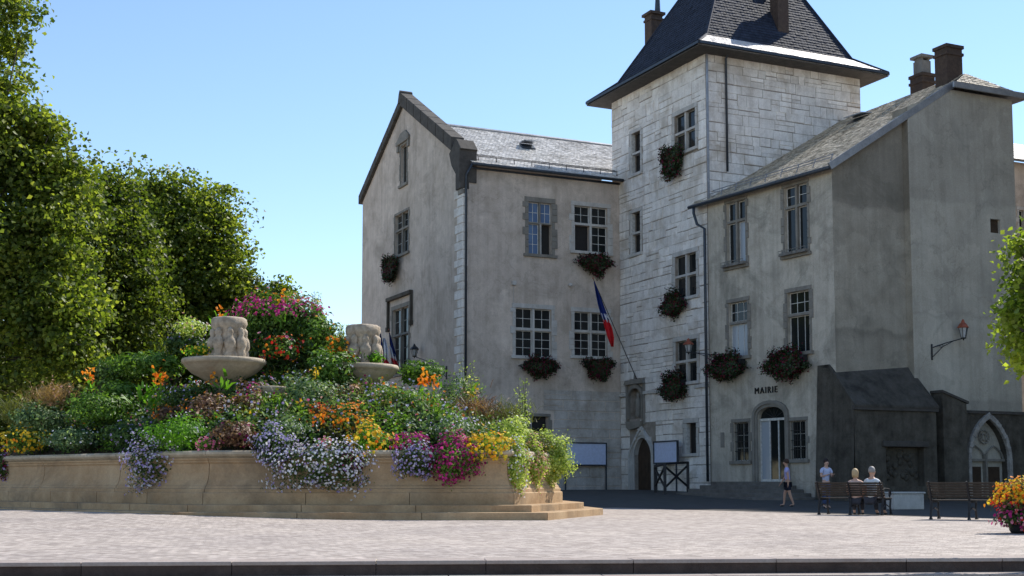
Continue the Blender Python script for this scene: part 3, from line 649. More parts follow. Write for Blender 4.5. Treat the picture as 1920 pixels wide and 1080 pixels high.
window(FF, HW['l2'], hall, 1, .62, stone='grey_stone', mx=3, mz=(2, 1), frame='white_frame', sur=.16, opened=())
for k, h in (('b1', 0), ('b2', 0)): window(FF, HW[k], hall, 1, None, stone='grey_stone', mx=2, mz=(3, 3), frame='grey_frame', sur=.14, bars=True)
# wrought window-box rails under the two upper windows
for k in ('u1', 'u2'):
    s0, s1, z0, z1 = HW[k]; m = MB()
    for zz in (z0-.02, z0+.18): m.tube([FF.P(s0-.12, zz, .28), FF.P(s1+.12, zz, .28)], .015, 5)
    for i in range(7): x = s0-.12+(s1-s0+.24)*i/6; m.tube([FF.P(x, z0-.02, .28), FF.P(x, z0+.18, .28)], .01, 4); 
    for x in (s0-.12, s1+.12): m.tube([FF.P(x, z0+.0, .0), FF.P(x, z0, .28)], .015, 5)
    m.fbox(FF, s0-.1, s1+.1, z0-.04, z0+.09, .06, .26); m.build('window_box', M['concrete'], hall)
# arched doorway
s0, s1, z0, z1 = HW['d']; rz = .48; zs = z1-rz
def seg(s0, s1, zs, zt, n=10):
    return [((s0+s1)/2-(s1-s0)/2*math.cos(math.pi*k/n), zs+(zt-zs)*math.sin(math.pi*k/n)**.8) for k in range(n+1)]
A = seg(s0, s1, zs, z1-.01); fm = MB()
for a, b in zip(A, A[1:]): fm.add([FF.P(*a, 0), FF.P(*b, 0), FF.P(b[0], z1+.01, 0), FF.P(a[0], z1+.01, 0), FF.P(*a, -.35), FF.P(*b, -.35)], [(0, 1, 2, 3), (0, 4, 5, 1)])
dw = fm.build('doorway', M['stucco_grey'], hall)
for o1, o2, d in ((0, .12, .05), (.12, .26, .11)):
    MB().strip(FF, [(s0-o1, z0)]+seg(s0-o1, s1+o1, zs, z1+o1)+[(s1+o1, z0)], [(s0-o2, z0)]+seg(s0-o2, s1+o2, zs, z1+o2)+[(s1+o2, z0)], -.02, d).build('archivolt', M['grey_stone'], dw)
m = MB(); m.fbox(FF, s0, s1, zs-.1, zs, -.24, -.12); m.fbox(FF, s0, s0+.05, z0, zs-.1, -.24, -.14); m.fbox(FF, s1-.05, s1, z0, zs-.1, -.24, -.14)
wd = (s1-s0-.1)/3
for k in (1, 2): m.fbox(FF, s0+.05+wd*k-.03, s0+.05+wd*k+.03, z0, zs-.1, -.24, -.15)
m.fbox(FF, s0+.05, s1-.05, z0, z0+.1, -.23, -.16)
dr = m.build('door', M['white_frame'], hall)
for k in range(3): MB().fbox(FF, s0+.05+wd*k+.03*(k > 0), s0+.05+wd*(k+1)-.03*(k < 2), z0+.1, zs-.1, -.21, -.19).build('pane', M['glass_pale' if k == 0 else 'glass'], dr)
MB().fbox(FF, s0, s1, zs, z1, -.21, -.19).build('fanlight', M['glass'], dr)
m = MB()
for k in range(1, 6): a = math.pi*k/6; c_ = ((s0+s1)/2, zs); m.bar(FF.P(*c_, -.17), FF.P(c_[0]-math.cos(a)*.6, zs+math.sin(a)*rz, -.17), .02)
m.build('fanlight_bar', M['iron'], dr)
# plaque beside the window
s_, z_ = FF.hit(1355, 825); MB().fbox(FF, s_-.12, s_+.12, z_-.33, z_+.33, .0, .025).build('plaque', M['grey_stone'], hall)
# letters
cu = bpy.data.curves.new('letters', 'FONT'); cu.body = 'MAIRIE'; cu.size = .5; cu.extrude = .02; cu.align_x = 'CENTER'; cu.align_y = 'CENTER'; cu.space_character = 1.25
to = bpy.data.objects.new('tmp', cu); COL.objects.link(to); bpy.context.view_layer.update(); me = bpy.data.meshes.new_from_object(to.evaluated_get(bpy.context.evaluated_depsgraph_get())); bpy.data.objects.remove(to)
me.materials.clear(); me.materials.append(M['sign_ink']); me.name = 'letters'
lo = link('letters', me, hall); s_, z_ = FF.hit(1437, 732); p = FF.P(s_, z_, .03)
lo.location = p-ORG[hall.name]; lo.rotation_euler = (R(90), 0, math.atan2(UF.y, UF.x)); wtxt = FF.hit(1458, 732)[0]-FF.hit(1416, 732)[0]
xs_ = [v.co.x for v in me.vertices]; k = wtxt/(max(xs_)-min(xs_)); lo.scale = (k, k, 1); print('text scale', k)
# roof
ev0 = FF.hit(1310, 372); P00 = FF.P(-.75, zF+.12, .48); P10 = FF.P(WF+.15, zF+.12, .48)
ridge0 = FG.P(FG.hit(1821, 127)[0], 0)
re = FE.hit(1801, 141); RP = FE.P(re[0], re[1], .25); rz_ = RP.z
far = Vector((RP.x, RP.y))+U2*13.5
P11 = RP; P01 = xyz(far, rz_)
# eave end of the slope follows the verge line on the end wall
evx = FE.hit(1566, 300); P10 = FE.P(-.35, zF+.12, .3)
P00 = xyz(Vector((P10.x, P10.y))-UF*(WF+1.15), zF+.12)
rh, HB, Hn = slates(P00, P10, P11, P01, 'slate_brown', hall, base='slate', row=.17, wd=.17)
g1x = FG.P(WG+.55, zG+.1, .4); gL = FG.P(s1775-.1, zG+.1, .4)
slates(gL, g1x, RP, RP, 'slate_brown', hall, base='slate')
slates(g1x, xyz(b1+U1*.5, zG+.1), P01, RP, 'slate_brown', hall, base='slate')
m = MB(); vb = [P10+Vector((0, 0, -.06)), FE.P(FE.hit(1776, 163)[0], FE.hit(1776, 163)[1], .33)]
m.bar(P10+Vector((0, 0, .0)), vb[1], .09, .28); m.bar(gL, g1x, .09, .24); m.build('fascia', M['zinc'], hall)
m = MB(); m.tube([P00+Vector((0, 0, -.04)), P10+Vector((0, 0, -.04))], .085, 8); m.build('gutter', M['pipe'], hall, smooth=True)
m = MB(); sp = FF.hit(1331, 800)[0]; q0 = P00+Vector((UF.x, UF.y, 0))*.35
m.tube([q0, q0+Vector((0, 0, -.35)), FF.P(sp-.35, zF-.75, .30), FF.P(sp, zF-1.0, .16), FF.P(sp, .9, .16)], .065, 8); m.build('downpipe', M['pipe'], hall, smooth=True)
m = MB(); m.tube([HB(.10, .10)+Hn*.22, HB(.95, .10)+Hn*.22], .022, 5); m.tube([HB(.10, .075)+Hn*.16, HB(.95, .075)+Hn*.16], .018, 5)
for k in range(9): m.bar(HB(.10+.85*k/8, .06), HB(.10+.85*k/8, .10)+Hn*.24, .03)
m.build('snow_guard', M['zinc'], hall)
# skylight found on the slope by its picture column
def on_patch(px, py, P0, n):
    d = ray(px, py); t = (P0-Vector((0, 0, CAMZ))).dot(n)/d.dot(n); return Vector((0, 0, CAMZ))+d*t
c = on_patch(1613, 226, HB(.5, .5), Hn); skylight(c, Vector((-UF.x, -UF.y, 0)), ((P01+P11)/2-(P00+P10)/2).normalized(), Hn, .55, .38, hall, .28)
# chimneys
def zat(py, x, y): d = ray(1740, py); return CAMZ+d.z*y/d.y
cc = on_patch(1738, 168, HB(.9, .5), Hn); cx = Vector((cc.x, cc.y))
ch = chimney(cx+U1*.12, .72, .8, cc.z-1.0, zat(136, *cx), 'brick', hall, .05)
m = MB(); zb, zt = zat(136, *cx), zat(101, *cx); Fq = Face(cx-U1*.16, U1); m.fbox(Fq, 0, .52, zb, zt-.25, -.65, -.1); m.fbox(Fq, -.1, .64, zt-.12, zt, -.75, 0)
for a in (0.03, .4): m.fbox(Fq, a, a+.1, zt-.26, zt-.11, -.6, -.15)
m.build('chimney_cap', M['concrete'], ch)
bx = FG.P(FG.hit(1803, 165)[0], 0, -.35); chimney(Vector((bx.x, bx.y)), .86, .72, zG-.3, zat(84, bx.x, bx.y), 'brick', hall, .06)
# steps before the door
sx = FF.hit(1437, 903)[0]; steps = empty('entrance_steps', FF.P(sx, 0, 0), 'wide flight of dark stone steps below the arched town hall doorway', 'steps')
nS = 5; ztop = HW['d'][2]; zb0 = .12
for k in range(nS):
    zt = ztop-(ztop-zb0)*k/nS; zl = zt-(ztop-zb0)/nS; dd = 1.1+.38*k; hw = 1.6+.42*k; ch = .55+.1*k
    pts = [(sx-hw-1.2, 0.02), (sx-hw-1.2, dd-ch), (sx-hw+ch-1.2, dd), (sx+hw-ch-.2, dd), (sx+hw-.2, dd-ch), (sx+hw-.2, 0.02)]
    m = MB(); n = len(pts); vs = [FF.P(a, zl+.003 if k < nS-1 else -.1, d) for a, d in pts]+[FF.P(a, zt, d) for a, d in pts]
    m.add(vs, [tuple(range(n, 2*n))]+[(i, (i+1) % n, (i+1) % n+n, i+n) for i in range(n)]); m.build('step', M['stepstone'], steps, bevel=.02)

# ---------------------------------------------------------------- ruined blocks in front of the end wall
M['annex_top'] = rough_mat('annex_top', [(.035, .032, .027), (.075, .068, .058), (.10, .092, .08)], 1.6, .95, 1.0, 7, streak=.3)
ruin = empty('masonry_annex', FE.P(1, 0, 2), 'dark weathered stone annex with sloping top and carved recess behind the benches', 'ruin')
Q0 = FF.P(FF.hit(1536, 850)[0], 0); Q0 = Vector((Q0.x, Q0.y)); 
FQs = Face(Q0, -U2); tq = FQs.hit(1603, 850)[0]; Q1 = Q0-U2*tq; FQ = Face(Q1, U1); wq = FQ.hit(1757, 850)[0]
zfr = FQ.hit(1680, 760)[1]; zbk = FE.hit(1650, 686)[1]; rec = FQ.rect(1662, 1733, 838, 912)
wall(FQ, [(0, -.1), (wq, -.1), (wq, zfr), (0, zfr)], [rec], 'wall', M['dark_stone'], ruin, .35)
m = MB(); bk = 2.35
def qp(s, d, z): q = Q1+U1*s+U2*d; return Vector((q.x, q.y, z))
zl_ = zbk
m.add([qp(-.08, -.0, -.1), qp(0.0, 0, zfr), qp(.0, bk*.62, zl_), qp(0.0, tq, zl_), qp(-.25, tq, -.1)], [(0, 1, 2, 3, 4)])
m.add([qp(wq, 0, -.1), qp(wq, 0, zfr), qp(wq-.22, 1.15, CAMZ+4.5), qp(wq, 3.2, -.1)], [(0, 1, 2, 3)]); m.build('wall', M['stucco_end'] if 0 else M['dark_stone'], ruin)
pr = qp(wq-.25, 1.15, 0); zbr = CAMZ+ray(1738, 687).z*pr.y/ray(1738, 687).y; th_ = Vector((0, 0, .12))
q4 = [qp(-.05, -.12, zfr), qp(wq+.1, -.12, zfr), qp(wq-.25, 1.15, zbr), qp(0.0, bk*.62, zbk)]
MB().hexa([p-th_ for p in q4]+q4).build('sloping_top', M['annex_top'], ruin, bevel=.03)
MB().hexa([q4[3]-th_, q4[2]-th_, qp(wq-.25, 3.4, zbr)-th_, qp(0, 3.2, zbk)-th_, q4[3], q4[2], qp(wq-.25, 3.4, zbr), qp(0, 3.2, zbk)]).build('cap', M['coping'], ruin)
m = MB(); m.fbox(FQ, -.1, wq+.08, zfr-.22, zfr-.05, 0, .1); m.fbox(FQ, rec[0]-.2, rec[1]+.15, rec[3]+.0, rec[3]+.22, 0, .14); m.build('cornice', M['coping'], ruin, bevel=.02)
for k in range(30):
    if k == 0: rm = MB()
    a = random.uniform(rec[0]+.15, rec[1]-.15); z = random.uniform(rec[2]+.3, rec[3]-.15); rm.lathe([(.02, -.14), (.12, -.06), (.14, .05), (.03, .14)], FQ.P(a, z, -.33), 7, .9, .6)
rm.build('relief', M['dark_stone'], ruin, smooth=True)['kind'] = 'stuff'
s_, z_ = FQs.hit(1549, 830); MB().fbox(FQs, s_-.35, s_+.35, z_-.07, z_+.07, .0, .03).build('plaque', M['grey_stone'], ruin)
# lower block and gothic gateway
FW = Face(col(1757, Q1.y+2.35), U1); sA, zA = FW.hit(1759, 737); sB, zB = FW.hit(1800, 758)
MB().poly(FW, [(sA-.1, -.1), (sB, -.1), (sB, zB), (sA-.1, zA)], -2, .35).build('buttress', M['dark_stone'], ruin)
m = MB(); m.hexa([FW.P(sA-.15, zA, .42), FW.P(sB+.08, zB, .42), FW.P(sB+.08, zB, -2), FW.P(sA-.15, zA, -2), FW.P(sA-.15, zA+.1, .42), FW.P(sB+.08, zB+.1, .42), FW.P(sB+.08, zB+.1, -2), FW.P(sA-.15, zA+.1, -2)]); m.build('capstone', M['coping'], ruin)
M['arch_stone'] = rough_mat('arch_stone', [(.22, .20, .18), (.46, .44, .41)], 4, .85, .6, 14, stain=(.12, .11, .10))
gate = empty('gothic_gateway', FW.P(FW.hit(1853, 850)[0], 0, 0), 'pointed gothic doorway with white tracery and red brown doors', 'gateway')
gd = FW.rect(1818, 1888, 785, 912); gd[2] = 0; zt = FW.hit(1850, 776)[1]
wall(FW, [(sB, -.1), (sB+6.5, -.1), (sB+6.5, zt), (sB, zt)], [gd], 'wall', M['dark_stone'], gate, .45)
MB().fbox(FW, sB, sB+6.5, zt, zt+.12, -.5, .08).build('capstone', M['coping'], gate)
s0, s1, z0, z1 = gd; zs = z0+(z1-z0)*.52
def gothic(s0, s1, zs, zt, n=9):
    w_ = (s1-s0); pts = []; h = zt-zs
    for k in range(n+1):
        a = (math.pi/3)*k/n; x = s1-w_*math.cos(a); z = zs+h*math.sin(a)/math.sin(math.pi/3); pts.append((x, z))
    return pts+[(s0+s1-x, z) for x, z in pts[::-1][1:]]
G = gothic(s0, s1, zs, z1-.01); fm = MB()
for a, b in zip(G, G[1:]): fm.add([FW.P(*a, 0), FW.P(*b, 0), FW.P(b[0], z1+.01, 0), FW.P(a[0], z1+.01, 0), FW.P(*a, -.45), FW.P(*b, -.45)], [(0, 1, 2, 3), (0, 4, 5, 1)])
fm.build('spandrel', M['dark_stone'], gate)
N_ = [(s0, z0), (s0, zs)]+gothic(s0, s1, zs, z1)[1:-1]+[(s1, zs), (s1, z0)]; O_ = [(s0-.17, z0), (s0-.17, zs)]+gothic(s0-.17, s1+.17, zs, z1+.24)[1:-1]+[(s1+.17, zs), (s1+.17, z0)]
for i in range(0, len(N_)-1): MB().strip(FW, N_[i:i+2], O_[i:i+2], -.03, random.uniform(.12, .15)).build('archstone', M['arch_stone'], gate, bevel=.01)
m = MB(); m.fbox(FW, (s0+s1)/2-.05, (s0+s1)/2+.05, z0, zs+.2, -.3, -.1); m.fbox(FW, s0, s1, zs-.08, zs+.02, -.3, -.12)
for sg in (0, 1):
    a, b = ((s0, (s0+s1)/2) if sg == 0 else ((s0+s1)/2, s1)); g_ = gothic(a+.03, b-.03, zs, zs+.55); m.tube([FW.P(x, z, -.2) for x, z in g_], .035, 6)
cz = zs+(z1-zs)*.55; 
for (cx_, cz_, r_) in (((s0+s1)/2, cz, .27), ((s0+s1)/2, cz, .13)): m.tube([FW.P(cx_+r_*math.cos(a), cz_+r_*math.sin(a), -.2) for a in [2*math.pi*k/14 for k in range(15)]], .03, 6)
for k in range(4): a = math.pi/4+k*math.pi/2; m.bar(FW.P((s0+s1)/2+.13*math.cos(a), cz+.13*math.sin(a), -.2), FW.P((s0+s1)/2+.27*math.cos(a), cz+.27*math.sin(a), -.2), .04)
m.build('tracery', M['grey_stone'], gate)
M['red_wood'] = rough_mat('red_wood', [(.08, .03, .02), (.14, .055, .035)], 5, .6, .3, 30)
for k in range(2):
    a = s0+.03+k*(s1-s0)/2; b = a+(s1-s0)/2-.08; d_ = MB().fbox(FW, a, b, z0, zs-.08, -.36, -.3).build('door', M['red_wood'], gate)
    MB().fbox(FW, a+.1, b-.1, z0+.2, zs-.3, -.3, -.285).build('panel_or_dark_sheet', M['wood_dark'], d_)
MB().fbox(FW, s0, s1, zs, z1, -.42, -.4).build('panel_or_dark_sheet', M['wood_dark'], gate)  # dark sheet stands in for the unlit opening behind the tracery
# pale trough at the foot
tb = at(1705, 945, 41.5); tr = empty('stone_trough', (tb.x, 41.5, 0), 'low pale grey stone trough on the ground between the two benches', 'trough')
Ft = Face((tb.x, 41.5), U1); MB().fbox(Ft, -.62, .62, 0, .5, -.55, 0).build('basin', M['white_stone'], tr, bevel=.03); MB().fbox(Ft, -.66, .66, .5, .56, -.6, .04).build('rim', M['white_stone'], tr, bevel=.02)

# neighbouring buildings at the right
nb = empty('neighbour_house', (at(1925, 600, 66).x, 66, 0), 'distant house with grey roof, a sliver at the far right edge', 'building')
Fn = Face(at(1895, 600, 66).xy, U1); nz = Fn.hit(1915, 305)[1]; nwn = Fn.rect(1911, 1935, 395, 470)
wall(Fn, [(-1, .2), (9, .2), (9, nz), (-1, nz)], [nwn], 'wall', M['stucco'], nb); window(Fn, nwn, nb, 2, None, mx=1, mz=(5, 5))
slates(Fn.P(-1.5, nz, .5), Fn.P(9.5, nz, .5), Fn.P(9.5, nz+2.2, -3.5), Fn.P(-1.5, nz+2.2, -3.5), 'slate_light', nb, base='slate')
# unseen block added outside the frame, sized to throw the shadow across the paving
ob = empty('unseen_shadow_block', (23, 56, 0), 'unseen tall plastered block added to cast a shadow on the square', 'building')
o0 = Vector((23.7, 57.2)); Fo = Face(o0, -U2); wins = []
for fl in range(5):
    for k in range(5): wins.append((1.5+k*2.8, 2.6+k*2.8, 1.4+fl*3.9, 3.4+fl*3.9))
wall(Fo, [(0, -.1), (22, -.1), (22, 24.3), (0, 24.3)], wins, 'wall', M['stucco_grey'], ob)
for h in wins: window(Fo, h, ob, 2, .7, stone='grey_stone', mx=1, mz=(1, 2))
m = MB(); 
for a, b in ((o0, o0+U1*14), (o0+U1*14, o0+U1*14-U2*22), (o0+U1*14-U2*22, o0-U2*22)): m.add([xyz(a, -.1), xyz(b, -.1), xyz(b, 24.3), xyz(a, 24.3)], [(0, 1, 2, 3)])
m.build('wall', M['stucco_grey'], ob)
slates(xyz(o0+U1*14+U2*.2, 24.4), xyz(o0+U1*14-U2*22, 24.4), xyz(o0-U2*22-U1*.3, 24.4), xyz(o0-U1*.3+U2*.2, 24.4), 'slate', ob, row=1.2, wd=1.2)

# ---------------------------------------------------------------- the fountain basin
FC = Vector((-6.6, 38.4))
PL = [Vector(p) for p in ((-16.2, 39.2), (-7.35, 31.2), (.05, 30.85), (1.35, 35.0), (.6, 41.5), (-3.8, 46.0), (-11.8, 47.3), (-17.0, 45.0))]
def offs(P, d):
    n = len(P); out = []
    for i in range(n):
        a, b, c = P[i-1], P[i], P[(i+1) % n]; e1 = (b-a).normalized(); e2 = (c-b).normalized()
        n1 = Vector((e1.y, -e1.x)); n2 = Vector((e2.y, -e2.x)); m = (n1+n2).normalized(); out.append(b+m*(d/max(.35, m.dot(n1))))
    return out
fo = empty('planted_fountain', (FC.x, FC.y, 0), 'broad stepped ochre stone fountain basin on the square, overflowing with flower beds', 'fountain')
def band(name, prof, mt, segs=(0, 1, 2, 3, 4, 5, 6, 7), cut=0):
    """prof: list of (offset, z); one mesh for each side of the basin, cut into blocks"""
    rings = [offs(PL, d) for d, z in prof]; n = len(PL)
    for k in segs:
        k2 = (k+1) % n; L = (PL[k2]-PL[k]).length; nb_ = max(1, round(L/cut)) if cut else 1
        for b in range(nb_):
            m = MB(); vs = []
            for t in (b/nb_+(.0009 if cut else 0), (b+1)/nb_-(.0009 if cut else 0)):
                for (d, z), rg_ in zip(prof, rings):
                    p = rg_[k].lerp(rg_[k2], t); vs.append((p.x, p.y, z))
            q = len(prof); fs = [(i, i+q, i+1+q, i+1) for i in range(q-1)]+[tuple(range(q)), tuple(range(q, 2*q))[::-1]]+[(q-1, 2*q-1, q, 0)]
            m.add(vs, fs); m.build(name, M[mt], fo, bevel=.005)
band('step', [(.0, -.1), (1.05, -.1), (1.05, .165), (1.04, .172), (0, .172)], 'limestone', cut=2.3)
band('step', [(.0, .1), (.55, .1), (.55, .325), (.54, .332), (0, .332)], 'limestone', cut=2.5)
band('plinth', [(-.4, .3), (.0, .3), (.0, .60), (-.02, .62), (-.4, .62)], 'limestone', cut=2.6)
band('basin_wall', [(-.7, .6), (-.05, .6), (-.05, .70), (-.09, .72), (-.10, .76), (-.14, .80), (-.19, .92), (-.22, 1.08), (-.225, 1.30), (-.19, 1.34), (-.19, 1.38), (-.16, 1.40), (-.16, 1.44), (-.7, 1.44)], 'limestone', cut=3.8)
band('rim', [(-.75, 1.43), (-.20, 1.43), (-.17, 1.46), (-.11, 1.48), (-.06, 1.53), (-.06, 1.58), (-.11, 1.62), (-.75, 1.62)], 'limestone_pale', cut=3.7)
inner = offs(PL, -.75)
def inside_frac(x, y):
    p = Vector((x, y))-FC; best = 9e9
    for i in range(len(inner)):
        a = inner[i]-FC; b = inner[(i+1) % len(inner)]-FC; e = b-a; nn = Vector((e.y, -e.x)); den = p.dot(nn)
        if den > 1e-6: best = min(best, a.dot(nn)/den)
    return 1/best if best < 9e9 else 0
def hz(x, y):
    f = inside_frac(x, y)
    return 1.47+2.5*max(0, 1-f)**.6
m = MB(); nr, na = 12, 40
for i in range(nr+1):
    for k in range(na):
        a = 2*math.pi*k/na; d = Vector((math.cos(a), math.sin(a))); r = 1/inside_frac(FC.x+d.x, FC.y+d.y)*i/nr*.999 if i else 0
        q = FC+d*r; m.v.append((q.x, q.y, hz(q.x, q.y)+random.uniform(-.04, .04)*(i < nr) if i else 4.0))
for i in range(nr):
    for k in range(na): k2 = (k+1) % na; m.f.append((i*na+k, i*na+k2, (i+1)*na+k2, (i+1)*na+k))
m.build('soil', M['soil'], fo, smooth=True)
# stone bowls with carved heads, cascading lower bowls
def bowl(px, py, Y, r, zr_off=0, block=True, label=None):
    c = at(px, py, Y); o = empty('stone_bowl', (c.x, c.y, 0), label, 'fountain bowl', 'stone bowls of the fountain'); z = c.z
    MB().lathe([(.28, -1.7), (.30, -.72), (.42, -.66), (r*.55, -.50), (r*.78, -.37), (r*.93, -.20), (r*.98, -.12), (r*1.02, -.10), (r*1.03, -.02), (r*1.0, .03), (r*.93, .02), (r*.90, -.08), (.1, -.12)], (c.x, c.y, z), 40).build('bowl', M['limestone_pale'], o, smooth=True)
    if block:
        bc = Vector((c.x+.12, c.y, z)); m = MB(); w = lambda a, i: 1+.04*math.sin(4*a+1)+.035*math.sin(9*a+i*2)
        m.lathe([(.46, -.1), (.47, .1), (.40, .3), (.37, .6), (.40, .85), (.46, .93), (.48, 1.02), (.47, 1.14), (.40, 1.2), (.1, 1.22)], bc, 32, 1, .95, w); bo = m.build('carved_block', M['carved_stone'], o, smooth=True)
        for k in range(8):       # seated figures and foliage carved round the block
            a = k*math.pi/4+.3; q = bc+Vector((math.cos(a)*.43, math.sin(a)*.41, 0)); ww = lambda t, i: 1+.10*math.sin(3*t+i*2.1+k)
            MB().lathe([(.05, -.12), (.15, -.05), (.16, .12), (.12, .24), (.15, .36), (.17, .48), (.12, .60), (.075, .66), (.10, .74), (.085, .84), (.03, .9)], q, 12, 1, 1, ww).build('carved_figure', M['carved_stone'], bo, smooth=True)
    return o
bowl(420, 676, 36.3, 1.13, label='round stone bowl with carved block, left of the tall flower column')
bowl(672, 688, 37.3, 1.13, label='round stone bowl with carved block, right of the tall flower column')
lo2 = empty('cascade_ledge', at(505, 735, 35.4)*Vector((1, 1, 0)) if False else (at(505, 735, 35.4).x, 35.4, 0), 'small lower stone basin below the gap between the two bowls', 'fountain bowl')
c = at(505, 727, 35.4); MB().lathe([(.2, -.8), (.35, -.5), (.52, -.2), (.58, -.05), (.6, 0), (.5, .02), (.1, -.05)], c, 28).build('basin', M['limestone_pale'], lo2, smooth=True)
c = at(492, 770, 34.8); MB().lathe([(.15, -.6), (.25, -.3), (.36, -.06), (.38, 0), (.3, .02), (.1, -.03)], c, 20).build('basin', M['limestone_pale'], lo2, smooth=True)
lo3 = empty('cascade_ledge', (at(705, 742, 36).x, 36, 0), 'small lower stone basin under the right bowl', 'fountain bowl'); c = at(705, 740, 36)
MB().lathe([(.2, -.8), (.35, -.5), (.45, -.2), (.5, -.05), (.52, 0), (.4, .02), (.1, -.05)], c, 28).build('basin', M['limestone_pale'], lo3, smooth=True)

# ---------------------------------------------------------------- foliage
def rnd_dirs(n):
    v = rng.normal(size=(n, 3)); return v/np.linalg.norm(v, axis=1)[:, None]
def cards(name, P, Nn, size, mt, parent, aspect=.5, kind='leaf', D=None, world=True):
    """P (n,3) positions, Nn normals, size (n,) lengths; each a small leaf or petal disc of real faces"""
    n = len(P)
    if n == 0: return None
    o0 = np.array(ORG.get(parent.name, Vector((0, 0, 0)))) if (parent is not None and world) else np.zeros(3)
    P = P-o0; Nn = Nn/np.linalg.norm(Nn, axis=1)[:, None]
    if D is None: D = rnd_dirs(n)
    A = D-(D*Nn).sum(1)[:, None]*Nn; A /= (np.linalg.norm(A, axis=1)[:, None]+1e-9); B = np.cross(Nn, A); L = size[:, None]
    if kind == 'leaf':       # folded pointed leaf, 2 quads
        w_ = aspect
        V = np.stack([P-A*L*.5, P-A*L*.12+B*L*w_*.5+Nn*L*.10, P+A*L*.5-Nn*L*.12, P-A*L*.12-B*L*w_*.5+Nn*L*.10], 1); k = 4; F_ = [(0, 1, 2), (0, 2, 3)]
    elif kind == 'disc':     # open flower with raised rim
        pts = [P-Nn*L*.16]; 
        for q in range(6): a = 2*math.pi*q/6; pts.append(P+(A*math.cos(a)+B*math.sin(a))*L*.5*(1 if q % 2 else .82)+Nn*L*.05)
        V = np.stack(pts, 1); k = 7; F_ = [(0, q+1, (q+1) % 6+1) for q in range(6)]
    elif kind == 'blade':    # long arching blade
        w_ = aspect
        V = np.stack([P-B*L*w_*.5, P+B*L*w_*.5, P+A*L*.5+B*L*w_*.4, P+A*L*.5-B*L*w_*.4, P+A*L*.9-np.array([0, 0, 1])*L*.22], 1); k = 5; F_ = [(0, 1, 2), (0, 2, 3), (3, 2, 4)]
    V = V.reshape(-1, 3); base = (np.arange(n)*k)[:, None, None]; F = (base+np.array(F_)[None]).reshape(-1, 3)
    me = bpy.data.meshes.new(name); me.vertices.add(len(V)); me.vertices.foreach_set('co', V.ravel().astype('f4'))
    me.loops.add(F.size); me.loops.foreach_set('vertex_index', F.ravel().astype('i4')); me.polygons.add(len(F))
    me.polygons.foreach_set('loop_start', np.arange(0, F.size, 3, dtype='i4')); me.polygons.foreach_set('loop_total', np.full(len(F), 3, dtype='i4'))
    me.materials.append(mt); me.update(calc_edges=True); o = link(name, me, parent); o['kind'] = 'stuff'; return o
LM = {
 'plane': leafmat('leaf_plane', (.045, .075, .015), (.14, .185, .03), .5, cc=(.30, .33, .08)),
 'plane2': leafmat('leaf_plane_dark', (.04, .065, .013), (.10, .14, .025), .5, cc=(.21, .24, .055)),
 'young': leafmat('leaf_young', (.13, .19, .03), (.26, .31, .06), .55),
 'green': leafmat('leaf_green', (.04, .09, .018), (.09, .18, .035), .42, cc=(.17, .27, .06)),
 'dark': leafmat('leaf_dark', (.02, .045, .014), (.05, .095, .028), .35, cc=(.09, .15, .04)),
 'blue': leafmat('leaf_blue_green', (.045, .09, .045), (.11, .18, .10), .38, cc=(.22, .29, .17)),
 'pale': leafmat('leaf_pale', (.17, .25, .06), (.34, .42, .14), .5, cc=(.55, .58, .30)),
 'bright': leafmat('leaf_bright', (.06, .16, .015), (.12, .26, .03), .5),
 'purple': leafmat('leaf_purple', (.05, .025, .03), (.14, .075, .06), .35, cc=(.26, .17, .13)),
 'bronze': leafmat('leaf_bronze', (.10, .06, .03), (.22, .14, .085), .35, cc=(.32, .22, .15)),
 'olive': leafmat('leaf_olive', (.06, .075, .02), (.13, .14, .05), .4),
 'ger': leafmat('leaf_geranium', (.012, .028, .012), (.03, .055, .02), .2)}
PM = {
 'white': petal('petal_white', (.62, .58, .68), (.85, .84, .82)), 'lilac': petal('petal_lilac', (.30, .22, .48), (.62, .54, .78)),
 'magenta': petal('petal_magenta', (.38, .015, .14), (.70, .06, .32)), 'pink': petal('petal_pink', (.70, .12, .26), (.85, .38, .45)),
 'deep': petal('petal_deep', (.10, .005, .04), (.32, .01, .10)), 'orange': petal('petal_orange', (.80, .16, .01), (.90, .38, .03)),
 'yellow': petal('petal_yellow', (.75, .42, .01), (.85, .66, .06)), 'red': petal('petal_red', (.50, .02, .012), (.75, .06, .03)),
 'peach': petal('petal_peach', (.62, .30, .20), (.78, .52, .38)), 'wine': petal('petal_wine', (.07, .008, .02), (.2, .015, .04))}
Z = np.array([0, 0, 1.0])
def blob(c, r, n, shell=.55, low=-.6):
    d = rnd_dirs(n*2); d = d[d[:, 2] > low][:n]; k = (shell+(1-shell)*rng.random(len(d)))[:, None]
    wob = 1+.18*np.sin(d[:, :1]*5+c[0]*3)+.15*np.sin(d[:, 2:]*7+c[1])+.12*rng.normal(size=(len(d), 1))
    return np.array(c)+d*k*wob*np.array(r), d
